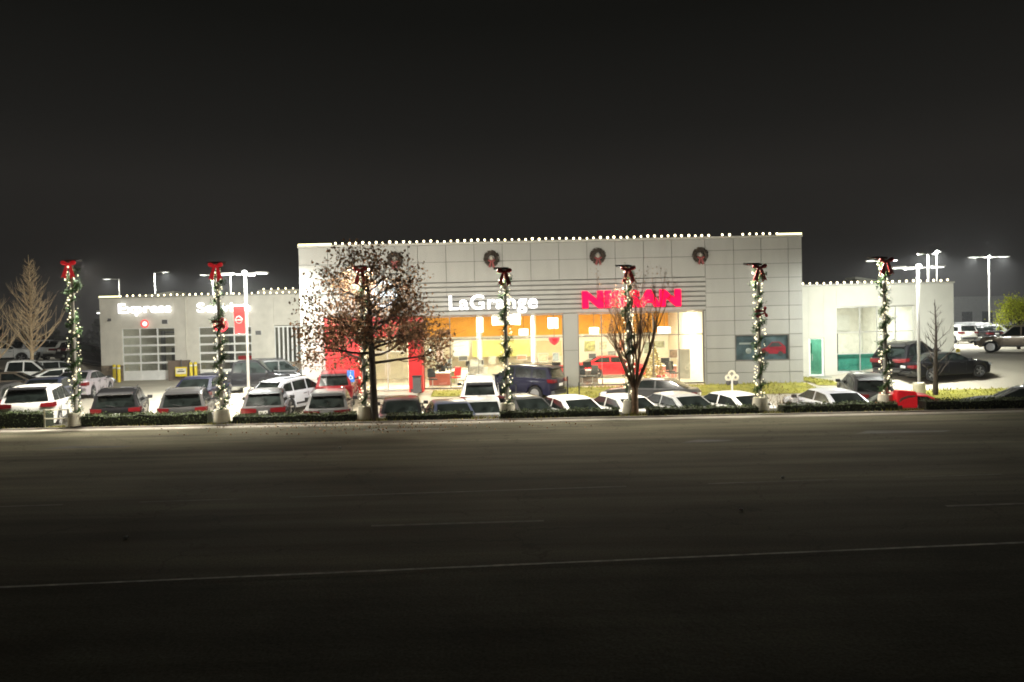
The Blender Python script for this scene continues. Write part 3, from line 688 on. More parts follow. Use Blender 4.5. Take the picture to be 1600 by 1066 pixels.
def wreath(px, py, label):
    p = at(px, py, YF - .09); r = thing('wreath', p, label, 'wreath', 'wreaths in a row on the showroom wall')
    M = Matrix.Rotation(R_(90), 3, 'X')
    b = MB(); b.torus((0, 0, 0), .30, .08, 24, 6, M)
    for _ in range(520):
        a = random.random() * 6.283; q = random.random() * 6.283; rr = .30 + .12 * math.cos(q)
        b.leaf((rr * math.cos(a), .1 * math.sin(q) - .02, rr * math.sin(a)), random.uniform(.06, .12))
    b.build('evergreen_ring', mat('wreath_needles', (.045, .034, .024), .85, var=.4, scale=9, island=.5), r)
    b = bow_mb(.62); o = b.build('bow', mat('bow_brown', (.22, .05, .045), .6), r); o.location = (0, -.13, -.16)
    b = MB(); b.lathe([(.10, -.1), (.07, .05), (.005, .12)], 8); o = b.build('bell', mat('bell_pale', (.55, .5, .42), .3, .3), r); o.location = (0, -.06, .02)
for a in ((617, 406, 'dark evergreen wreath above the russet tree crown'), (768, 404, 'dark evergreen wreath above the letters LaGrange'),
          (934, 400, 'dark evergreen wreath above the start of the red letters'), (1094, 399, 'dark evergreen wreath beyond the end of the red letters')): wreath(*a)

# ------------------------------------------------------------------ garland-wrapped poles at the kerb
gb = None
def wrapped_pole(px, pytop, pyb, label, dark_bow, ribbon=None, pw=1., Y=None):
    global gb
    Y = Y or 27.1
    base = at(px[1], pyb, Y); tp = at(px[0], pytop, Y); z0 = .1; H = tp.z - z0
    r = thing('garland_wrapped_pole', (base.x, Y, z0), label, 'decorated pole', 'garland-wrapped poles along the kerb')
    b = MB(); b.lathe([(.075, .4), (.06, H)], 10); b.build('pole', M_POLE, r, smooth=40)
    b = MB(); b.lathe([(.30, 0), (.30, .05), (.26, .42), (.24, .46), (.1, .47)], 14); b.build('pedestal', M_PED, r, smooth=40)
    g = MB(); turns = H / .62; n = int(turns * 16); pts = []; ph = random.random() * 6
    for i in range(n + 1):
        t = i / n; a = t * turns * 6.283 + ph + .7 * math.sin(t * 17 + ph) + .4 * math.sin(t * 41); rr = .10 + .03 * math.sin(a * .73 + ph)
        pts.append(Vector((rr * math.cos(a), rr * math.sin(a), .42 + t * (H - .5) + .05 * math.sin(t * 29 + ph))))
    g.path(pts, .035, 5)
    for p in pts:
        dn = 13 + 10 * math.sin(p.z * 4.3 + ph) + 6 * math.sin(p.z * 9.1)
        for _ in range(max(4, int(dn))):
            k = Vector((random.gauss(0, .065), random.gauss(0, .065), random.gauss(0, .06))); g.leaf(p * 1.0 + Vector((p.x * .5, p.y * .5, 0)) + k, random.uniform(.05, .15), 0, .26)
    go = g.build('garland', M_GARL, r)
    if gb is None:
        q = MB(); q.ball((0, 0, 0), .028, 8, 5); o = q.build('bulb', M_BULBG); gb = o.data; bpy.data.objects.remove(o)
    nb = 98
    for i in range(nb):
        t = (i + random.random()) / nb; a = t * turns * 6.283 + ph + 2.4 + random.gauss(0, 1.4); rr = .12 + random.random() * .10
        o = bpy.data.objects.new('bulb', gb); COL.objects.link(o); o.parent = go
        o.location = (rr * math.cos(a), rr * math.sin(a), .3 + t * (H - .45)); s = random.choice((.5, .6, .75, .9, 1.1, 1.35)); o.scale = (s, s, s)
    o = bow_mb(.86).build('bow', M_BOWD if dark_bow else M_BOWGLOW, r); o.location = (0, -.14, H - .12)
    if ribbon:
        o = bow_mb(.62).build('ribbon', M_BOW, r); o.location = (.16, -.12, at(px[0], ribbon, Y).z - z0); o.rotation_euler = (0, R_(80), 0)
    b = MB(); b.obox((-.12, .24, H + .05), (.56, .44, .07), Matrix.Rotation(R_(8), 3, 'X')); b.path([(0, 0, H - .05), (0, 0, H + .04)], .05, 8)
    b.build('lamp_head', M_DKGREY, r, bevel=.02)  # guessed head, added on every pole to account for the facade light
    lamp('added_pole_floodlight', 'AREA', (0, .64, H - .13), P_WRAP * pw, LAMP_W, r, .42, (R_(45), 0, 0), 178)  # added floodlight that evens out the facade and lot
    lamp('added_street_fill', 'AREA', (-.40, .08, H - .02), P_STREET_FILL, LAMP_W, r, .3, (R_(-27), 0, 0), 126)  # added fill for the road and street-facing sides, without a lens
    return r
for a in (((112, 119), 409, 640, 'garland-wrapped pole with bright red bow beside the white SUV', False, None, 2.6),
          ((340, 347), 412, 655, 'garland-wrapped pole in front of the second bay door', False, 505, 2.3),
          ((566, 571), 418, 655, 'garland-wrapped pole just beside the russet tree trunk', True, None),
          ((788, 793), 421, 642, 'garland-wrapped pole crossing the white LaGrange letters', True, None),
          ((981, 985), 417, 645, 'garland-wrapped pole beside the bare multi-stemmed tree', True, None),
          ((1187, 1188), 414, 642, 'garland-wrapped pole in front of the display picture window', True, 488),
          ((1381, 1384), 404, 630, 'garland-wrapped pole in front of the white wing', True, None, .5)): wrapped_pole(*a)

# ------------------------------------------------------------------ lot lamps
def lot_lamp(px, pyh, Y, arms, label, power, col=LAMP_C, group='lamp posts in the car lots', base_z=None, r0=.065, tilt=0, bright=True, cat='lamp post'):
    p = at(px, pyh, Y); z0 = gz(p.x, Y) if base_z is None else base_z; H = p.z - z0
    r = thing('lot_lamp', (p.x, Y, z0), label, cat, group)
    b = MB(); b.lathe([(r0 * 1.15, .5), (r0, H)], 10); b.build('pole', M_POLE, r, smooth=40)
    b = MB(); b.lathe([(.28, 0), (.27, .55), (.12, .56)], 12); b.build('base', M_PED, r, smooth=40)
    for (dx, dy, glow) in arms:
        L = math.hypot(dx, dy); ang = math.atan2(dy, dx)
        b = MB(); b.path([(0, 0, H - .05), (dx * .55, dy * .55, H + .02)], .025, 6); b.build('arm', M_POLE, r)
        b = MB(); b.obox((dx * .8, dy * .8, H + .04), (L * .55, .30, .06), Matrix.Rotation(ang, 3, 'Z')); h = b.build('lamp_head', M_DKGREY if glow < 1 else M_POLE, r, bevel=.015)
        b = MB(); b.obox((dx * .8, dy * .8, H - .02), (L * .42, .26, .02), Matrix.Rotation(ang, 3, 'Z')); b.build('lens', M_LENS if Y < 50 else M_LENSDIM, h)
        lamp('lot_lamp_light', 'AREA', (dx * .8, dy * .8, H - .05), power * (1 if glow else .5), col, r, .5, (R_(22), 0, 0), 180)
    if bright:
        b = MB(); b.ball((0, -.09, H + .05), .14, 10, 6, 0, (1, .7, .8)); b.build('glowing_lens', M_HEADGLOW, r)
        lamp('lot_lamp_globe', 'POINT', (0, -.28, H + .1), power * .35, col, r, .45)
    return r
lot_lamp(383, 428, 38.0, ((-1.1, 0, 1), (1.1, 0, 1), (0, 1, 1)), 'bright white lot lamp carrying the red banner', P_FRONT * 1.6)
lot_lamp(1434, 418, 36.0, ((-1.2, 0, 1), (1.2, 0, 1), (0, 1, 1)), 'bright white lot lamp in front of the white wing', P_FRONT * .75)
lot_lamp(1450, 397, 62, ((-.8, 0, 1), (.8, 0, 1)), 'twin-headed glowing lamp standing behind the white wing', P_BACK, bright=False)
lot_lamp(1545, 402, 84, ((-2.2, 0, 1), (2.2, 0, 1)), 'tall T-shaped lamp among the far row of cars', P_BACK * 2, bright=True)
lot_lamp(241, 426, 76, ((1.4, 0, 1),), 'single-arm lamp behind the service wing ridge', P_BACK * 2, bright=False)
lot_lamp(186, 436, 88, ((-1.8, 0, 1),), 'smallest single-arm lamp behind the end of the service wing', P_BACK, bright=False)
lot_lamp(332, 430, 80, ((-1.2, 0, 1), (1.2, 0, 1)), 'twin-arm lamp behind the service wing beside the second wrapped pole', P_BACK, bright=False)
lot_lamp(360, 430, 90, ((-1.2, 0, 1), (1.2, 0, 1)), 'thin twin-arm lamp seen just beside the bright banner lamp', P_BACK * .6, bright=False)
lot_lamp(1463, 394, 74, ((.2, -.4, 1), (.2, .4, 1)), 'lamp with one glaring head behind the white wing corner', P_BACK, bright=True)
lot_lamp(1379, 408, 66, ((-1.4, 0, 1), (1.2, 0, 1)), 'dim twin-arm lamp behind the last wrapped pole', P_BACK * .4, bright=False)
# banner on the front lamp
p = at(365, 478, 37.95); q = at(385, 522, 37.95)
bn = thing('pole_banner', (q.x, 37.95, q.z), 'tall red banner with pale emblem hanging on the bright lot lamp', 'banner')
b = MB(); n = 8
for k in range(n):
    a, c = k / n, (k + 1) / n; w = q.x - p.x; h = p.z - q.z
    f_ = lambda t: .04 * math.sin(t * 5)
    b.add([(-w * 1.0, f_(a), h * a), (-.06, f_(a) * .3, h * a), (-.06, f_(c) * .3, h * c), (-w, f_(c), h * c), (-w, f_(a) + .012, h * a), (-.06, f_(a) * .3 + .012, h * a), (-.06, f_(c) * .3 + .012, h * c), (-w, f_(c) + .012, h * c)],
          [(0, 1, 2, 3), (7, 6, 5, 4), (0, 3, 7, 4), (1, 5, 6, 2)])
b.build('cloth', mat('banner_red', (.62, .03, .03), .6), bn)
b = MB()
for z in (0, h): b.path([(0, .01, z), (-w, .01, z)], .018, 6)
b.build('bracket', M_ALU, bn)
b = MB(); b.torus((-w * .55, -.07, h * .5), .17, .014, 20, 5, Matrix.Rotation(R_(90), 3, 'X')); b.box(-w * .55 - .2, -w * .55 + .2, -.075, -.06, h * .5 - .03, h * .5 + .03)
b.build('emblem', mat('banner_pale', (.8, .5, .48), .6), bn)
# red lit ornaments
for px, py, Y, lab in ((226, 506, YS - .15, 'small red glowing ornament over the first bay door'), (345, 508, 30.5, 'small red balloon pair tied near the second wrapped pole')):
    p = at(px, py, Y); r = thing('red_ornament', p, lab, 'ornament')
    b = MB(); b.torus((0, 0, 0), .26, .035, 18, 6, Matrix.Rotation(R_(90), 3, 'X')); b.build('ring', M_REDGLOW, r)
    b = MB(); b.ball((0, 0, 0), .13, 10, 6); b.build('core', M_SIGNW if Y > 50 else M_REDGLOW, r)

# ------------------------------------------------------------------ vehicles
def interp(t, x):
    if x <= t[0][0]: return t[0][1]
    for (a, u), (b_, v) in zip(t[:-1], t[1:]):
        if x <= b_: return u + (v - u) * (x - a) / (b_ - a)
    return t[-1][1]
SPEC = {
    'sedan': dict(W=1.85, top=[(-2.43, .62), (-2.41, .78), (-2.36, .97), (-2.25, 1.03), (-1.7, 1.06), (-.5, 1.0), (.95, .96), (1.6, .90), (2.1, .80), (2.32, .68), (2.40, .56), (2.42, .5)],
                  bot=[(-2.43, .46), (-2.38, .30), (-2.2, .24), (2.2, .22), (2.36, .27), (2.42, .42)], ax=(-1.36, 1.42), wr=.335,
                  gh=[(-1.98, 1.03), (-1.15, 1.42), (-.7, 1.455), (-.1, 1.46), (.3, 1.42), (1.15, .945)], side=[[(-1.62, 1.08), (-1.1, 1.36), (-.42, 1.40), (-.42, 1.04)], [(-.34, 1.04), (-.34, 1.40), (.22, 1.38), (.86, 1.02)]],
                  rl=(.74, .92, .40), hl=(.58, .74)),
    'suv': dict(W=1.88, top=[(-2.30, .66), (-2.29, .98), (-2.24, 1.08), (-2.1, 1.10), (.9, 1.07), (1.6, 1.04), (2.05, .95), (2.24, .80), (2.32, .6), (2.34, .55)],
                bot=[(-2.30, .50), (-2.26, .36), (-2.1, .28), (2.1, .26), (2.27, .32), (2.34, .48)], ax=(-1.33, 1.37), wr=.36,
                gh=[(-2.22, 1.08), (-1.98, 1.60), (-1.8, 1.66), (-.4, 1.71), (.2, 1.68), (1.08, 1.05)], side=[[(-1.93, 1.14), (-1.82, 1.52), (-1.15, 1.56), (-1.15, 1.12)], [(-1.07, 1.12), (-1.07, 1.56), (-.2, 1.61), (-.2, 1.11)], [(-.12, 1.11), (-.12, 1.61), (.16, 1.59), (.86, 1.10)]],
                rl=(.92, 1.10, .34), hl=(.68, .86)),
    'crossover': dict(W=1.84, top=[(-2.22, .62), (-2.21, .86), (-2.14, 1.0), (-2.0, 1.04), (.9, 1.02), (1.55, .98), (1.98, .88), (2.16, .74), (2.24, .58), (2.26, .5)],
                bot=[(-2.22, .48), (-2.18, .34), (-2.0, .27), (2.0, .25), (2.18, .31), (2.26, .46)], ax=(-1.30, 1.35), wr=.35,
                gh=[(-2.08, 1.02), (-1.55, 1.50), (-1.2, 1.585), (-.3, 1.62), (.2, 1.58), (1.1, 1.0)], side=[[(-1.72, 1.10), (-1.42, 1.42), (-1.0, 1.47), (-1.0, 1.07)], [(-.92, 1.07), (-.92, 1.48), (-.12, 1.52), (-.12, 1.06)], [(-.04, 1.06), (-.04, 1.52), (.16, 1.50), (.86, 1.04)]],
                rl=(.80, 1.0, .52), hl=(.64, .80)),
    'van': dict(W=1.98, top=[(-2.55, .66), (-2.54, 1.0), (-2.48, 1.12), (-2.3, 1.13), (1.2, 1.08), (1.9, 1.0), (2.3, .86), (2.48, .66), (2.52, .58)],
                bot=[(-2.55, .48), (-2.5, .34), (-2.3, .25), (2.3, .23), (2.45, .3), (2.52, .45)], ax=(-1.5, 1.5), wr=.35,
                gh=[(-2.48, 1.11), (-2.32, 1.65), (-2.1, 1.72), (-.4, 1.76), (.4, 1.72), (1.6, 1.05)], side=[[(-2.2, 1.17), (-2.1, 1.58), (-1.2, 1.62), (-1.2, 1.15)], [(-1.12, 1.15), (-1.12, 1.62), (-.1, 1.66), (-.1, 1.14)], [(-.02, 1.14), (-.02, 1.66), (.38, 1.63), (1.25, 1.12)]],
                rl=(.85, 1.25, .22), hl=(.62, .80)),
    'pickup': dict(W=2.0, top=[(-2.85, .72), (-2.84, 1.08), (-2.80, 1.15), (-2.6, 1.16), (.9, 1.13), (1.6, 1.12), (2.4, 1.05), (2.68, .92), (2.78, .7), (2.80, .62)],
                   bot=[(-2.85, .58), (-2.8, .48), (-2.6, .42), (2.55, .38), (2.74, .42), (2.80, .52)], ax=(-1.75, 1.78), wr=.40,
                   gh=[(-.98, 1.13), (-.86, 1.76), (-.6, 1.85), (.2, 1.87), (.55, 1.83), (1.32, 1.11)], side=[[(-.8, 1.2), (-.7, 1.72), (.02, 1.76), (.02, 1.18)], [(.1, 1.18), (.1, 1.76), (.48, 1.74), (1.1, 1.17)]],
                   rl=(.82, 1.12, .17), hl=(.78, .98)),
}
def make_car(kind):
    sp = SPEC[kind]; W = sp['W'] / 2; T, Bt = sp['top'], sp['bot']; wr = sp['wr']; ar = wr + .07
    r = thing('parked_car', (0, 0, 0), 'parked car', 'car')
    xe0, xe1 = T[0][0], T[-1][0]
    xs = set([round(a, 3) for a, _ in T] + [round(a, 3) for a, _ in Bt] + [round(v, 3) for v in lin(xe0 + .3, xe1 - .3, 14)])
    for c in sp['ax']:
        for k in range(0, 13): xs.add(round(c - ar * math.cos(math.pi * k / 12), 3))
    xs = sorted(xs)
    def bot(x):
        z = interp(Bt, x)
        for c in sp['ax']:
            if abs(x - c) < ar: z = max(z, wr + math.sqrt(max(0, ar * ar - (x - c) ** 2)))
        return z
    def wx(x):
        d0 = min(1, (x - xe0) / .5); d1 = min(1, (xe1 - x) / .75)
        return W * (1 - .10 * (1 - d0) ** 2) * (1 - .14 * (1 - d1) ** 2)
    def pull(x, s): 
        return x + (.16 * s ** 4 if x < xe0 + .25 else 0) * max(0, 1 - (x - xe0) / .25) - (.26 * s ** 4 * max(0, 1 - (xe1 - x) / .5) if x > xe1 - .5 else 0)
    b = MB(); ring = []
    for x in xs:
        zt, zb = interp(T, x), bot(x); zb = min(zb, zt - .04); w = wx(x); zm = zb + (zt - zb) * .55
        pts = [(-1, zb, .95), (-1, zm, 1.), (-1, zt - .045, .965), (-.93, zt, .965), (-.5, zt + .015, .965), (0, zt + .02, .965), (.5, zt + .015, .965), (.93, zt, .965), (1, zt - .045, .965), (1, zm, 1.), (1, zb, .95)]
        k = len(b.v)
        for s, z, f in pts: b.v.append((pull(x, s), s * w * f, z))
        ring.append(k)
    n = 11
    for a, c in zip(ring[:-1], ring[1:]):
        for i in range(n): j = (i + 1) % n; b.f.append([a + i, a + j, c + j, c + i]); b.m.append(0)
    b.f.append([ring[0] + i for i in range(n)]); b.m.append(0); b.f.append([ring[-1] + i for i in range(n)][::-1]); b.m.append(0)
    G = sp['gh']; zbel = min(G[0][1], G[-1][1]); zroof = max(z for _, z in G)
    def hw(z): t = (z - zbel) / (zroof - zbel); return W * (.93 - .19 * t)
    ss_ = (-1, -.82, -.4, 0, .4, .82, 1); base = len(b.v)
    for x, z in G:
        for s in ss_:
            top_ = (z - zbel) / (zroof - zbel); b.v.append((x + (.05 * s * s if x < -.5 else -.09 * s * s) * (1 if 0 < top_ else 1), s * hw(z), z + .02 * (1 - s * s) * top_ - (.025 if abs(s) == 1 and top_ > .5 else 0)))
    for i in range(len(G) - 1):
        for k in range(6): a = base + i * 7 + k; b.f.append([a, a + 1, a + 8, a + 7]); b.m.append(0)
    b.f.append([base + i * 7 for i in range(len(G))]); b.m.append(0); b.f.append([base + i * 7 + 6 for i in range(len(G))][::-1]); b.m.append(0)
    if kind in ('suv', 'van', 'crossover'):
        for s in (-1, 1): b.path([(-1.6, s * hw(zroof) * .93, zroof + .035), (.1, s * hw(zroof) * .93, zroof + .035)], .018, 6, 1)
    body = b.build('body', [PW, M_BLACK], r, smooth=38)
    body.material_slots[0].link = 'OBJECT'; body.material_slots[0].material = PW
    # glass
    def strip(i0, i1, nm, s1=.84, t0=.1, t1=.92, off=.018):
        q = MB(); (xa, za), (xb, zb) = G[i0], G[i1]; d = Vector((xb - xa, 0, zb - za)).normalized(); nrm = Vector((-d.z, 0, d.x)) if (xa + xb) < 0 or True else d
        if nrm.z < 0: nrm = -nrm
        S5 = (-1, -.5, 0, .5, 1); vs = []
        for t in (t0, t1):
            for s in S5:
                x = xa + (xb - xa) * t; z = za + (zb - za) * t; sr = s * s1; sh = (.05 if x < -.3 else -.09) * sr * sr
                p = Vector((x + sh, sr * hw(z), z + .02 * (1 - sr * sr) * (z - zbel) / (zroof - zbel))) + nrm * off; vs.append(p)
        q.add(vs, [(k, k + 1, k + 6, k + 5) for k in range(4)]); q.build(nm, M_CARGLASS, r)
    strip(0, 1, 'rear_window'); strip(len(G) - 2, len(G) - 1, 'windshield')
    for s in (-1, 1):
        for poly in sp['side']:
            q = MB(); q.add([(x, s * (hw(z) + .012), z) for x, z in poly], [list(range(len(poly)))]); q.build('side_window', M_CARGLASS, r)
        # mirror
        q = MB(); mxp = sp['side'][-1][-1][0] - .05; q.obox((mxp, s * (W + .10), G[-1][1] + .08), (.12, .20, .14)); q.path([(mxp, s * (W - .06), G[-1][1] + .03), (mxp, s * (W + .05), G[-1][1] + .06)], .025, 6)
        q.build('wing_mirror', M_BLACK, r, bevel=.03)
        z0, z1, ln = sp['rl']; q = MB(); x = interp([(b_, a_) for a_, b_ in [(T[0][0], T[0][1]), (T[1][0], T[1][1]), (T[2][0], T[2][1])]], z0) 
        q.add([(xe0 - .02 + .02, s * (W * .86 - ln), z0 + .02), (xe0 + .075, s * W * .93, z0), (xe0 + .32, s * W * 1.0, z0 + .02), (xe0 + .36, s * W * .99, z1), (xe0 + .11, s * W * .93, z1), (xe0 + .03, s * (W * .86 - ln), z1 - .02),
               (xe0 + .3, s * (W * .86 - ln), z0 + .02), (xe0 + .3, s * (W * .86 - ln), z1 - .02)],
              [(0, 1, 4, 5), (1, 2, 3, 4), (0, 5, 7, 6), (5, 4, 3, 7), (0, 6, 2, 1)])
        o = q.build('tail_light', M_TAIL, r)
        for v in o.data.vertices: v.co.x -= .035; v.co.y *= 1.012
        z0, z1 = sp['hl']; q = MB()
        q.add([(xe1 - .02, s * W * .52, z0), (xe1 - .16, s * W * .80, z0 + .02), (xe1 - .42, s * W * .94, z0 + .06), (xe1 - .5, s * W * .93, z1 + .03), (xe1 - .22, s * W * .8, z1), (xe1 - .10, s * W * .52, z1 - .04), (xe1 - .4, s * W * .5, z0), (xe1 - .4, s * W * .5, z1 - .03)],
              [(0, 1, 4, 5), (1, 2, 3, 4), (0, 5, 7, 6), (5, 4, 3, 7), (0, 6, 2, 1)])
        o = q.build('headlight', M_HEAD, r)
        for v in o.data.vertices: v.co.x += .03; v.co.y *= 1.015
        for c in sp['ax']:
            q = MB(); pr = [(wr * .62, -.1), (wr * .95, -.105), (wr, -.06), (wr, .06), (wr * .95, .105), (wr * .62, .1)]
            q.lathe(pr, 20); wo_ = q.build('wheel', M_TYRE, r, smooth=40); wo_.rotation_euler = (R_(90), 0, 0); wo_.location = (c, s * (W - .125), wr)
            q = MB(); q.lathe([(wr * .66, -.104), (wr * .66, .104), (wr * .6, .07)], 18)
            for k in range(5):
                a = k * 1.2566; 
                for zf in (-.1, .1): q.obox((wr * .33 * math.cos(a), wr * .33 * math.sin(a), zf), (wr * .6, .07, .03), Matrix.Rotation(a, 3, 'Z'))
            q.lathe([(.07, -.112), (.07, .112)], 10)
            q.build('rim', M_RIM, wo_)
    # plate, bumper strips, grille
    q = MB(); zpl = .82 if kind != 'sedan' else .80; q.box(xe0 - .03, xe0 + .05, -.18, .18, zpl - .07, zpl + .06); q.build('number_plate', M_PLATE, r)
    q = MB(); q.box(xe0 - .02, xe0 + .06, -W * .72, W * .72, .42, .56); q.build('bumper_trim', M_BLACK, r, bevel=.02)
    q = MB(); q.box(xe1 - .1, xe1 + .025, -W * .5, W * .5, .46, sp['hl'][1] - .1); q.build('grille', M_BLACK, r, bevel=.02)
    if kind in ('suv', 'van', 'crossover'):
        (xg, zg) = G[1]; q = MB(); q.prism([(xg - .16, zg + .02), (xg + .1, zg + .09), (xg + .14, zg + .05), (xg - .14, zg - .02)], -W * .66, W * .66); q.build('rear_spoiler', M_BLACK, r, bevel=.01)
        q = MB(); q.path([(G[0][0] - .02, 0, G[0][1] + .06), (G[0][0] + .06, .34, G[0][1] + .14)], .012, 5); q.build('rear_wiper', M_BLACK, r)
    for s in (-1, 1):
        q = MB(); xd = sp['side'][-1][0][0] - .04
        for xx in (xd, xd + 1.02, xd - .98): q.box(xx - .008, xx + .008, s * W * .99 - .006, s * W * .99 + .006, .42, sp['top'][4][1] - .08)
        q.box(xd - .30, xd - .1, s * W * 1.0 - .012, s * W * 1.0 + .012, .86, .89); q.box(xd + .70, xd + .9, s * W * 1.0 - .012, s * W * 1.0 + .012, .86, .89)
        q.build('door_seam', M_BLACK, r)
    if kind in ('suv', 'pickup', 'crossover'):
        q = MB(); q.box(xe0 - .012, xe0 + .2, -W * .78, W * .78, .34 if kind != 'pickup' else .56, .52 if kind != 'pickup' else .68); q.build('bumper_cladding', M_DKGREY, r, bevel=.03)
        q = MB(); a0, a1 = sp['ax']
        for s in (-1, 1): q.box(a0 + ar + .02, a1 - ar - .02, s * (W * .985) - .02, s * (W * .985) + .02, .27 if kind == 'suv' else .42, .40 if kind == 'suv' else .5)
        q.build('sill_cladding', M_BLACK, r)
    if kind == 'pickup':
        q = MB(); q.box(-2.72, -1.02, -W * .82, W * .82, 1.165, 1.19); q.build('bed_cover', M_BLACK, r, bevel=.01)
    return r
PROTO = {}
def car(kind, px, Y, head, pnt, label, group=None, s=1., cat=None, z=None, dark_rear=False):
    x = at(px, 600, Y).x; zz = gz(x, Y) if z is None else z
    # tilt the car with the ground it stands on
    a = R_(90 + head); dx, dy = math.cos(a) * 1.3, math.sin(a) * 1.3
    zf, zr = gz(x + dx, Y + dy), gz(x - dx, Y - dy); zz = (zf + zr) / 2; pitch = -.75 * math.atan2(zf - zr, 2.6)
    if kind not in PROTO: PROTO[kind] = make_car(kind); r = dup(PROTO[kind], (x, Y, zz), a, label, group)
    else: r = dup(PROTO[kind], (x, Y, zz), a, label, group)
    r.rotation_euler = (0, pitch, a); r.rotation_mode = 'XYZ'; r.scale = (s, s, s)
    r.name = {'crossover': 'parked_crossover', 'sedan': 'parked_sedan', 'suv': 'parked_suv', 'van': 'parked_minivan', 'pickup': 'parked_pickup'}[kind]
    r['category'] = {'crossover': 'SUV', 'sedan': 'car', 'suv': 'SUV', 'van': 'minivan', 'pickup': 'pickup truck'}[kind]
    for c in r.children:
        if c.name.startswith('body'): c.material_slots[0].material = pnt
    return r
G1 = 'cars parked nose-in behind the hedge'; G2 = 'cars parked near the buildings'; G3 = 'cars on the raised lot'; G4 = 'cars in the far lot'
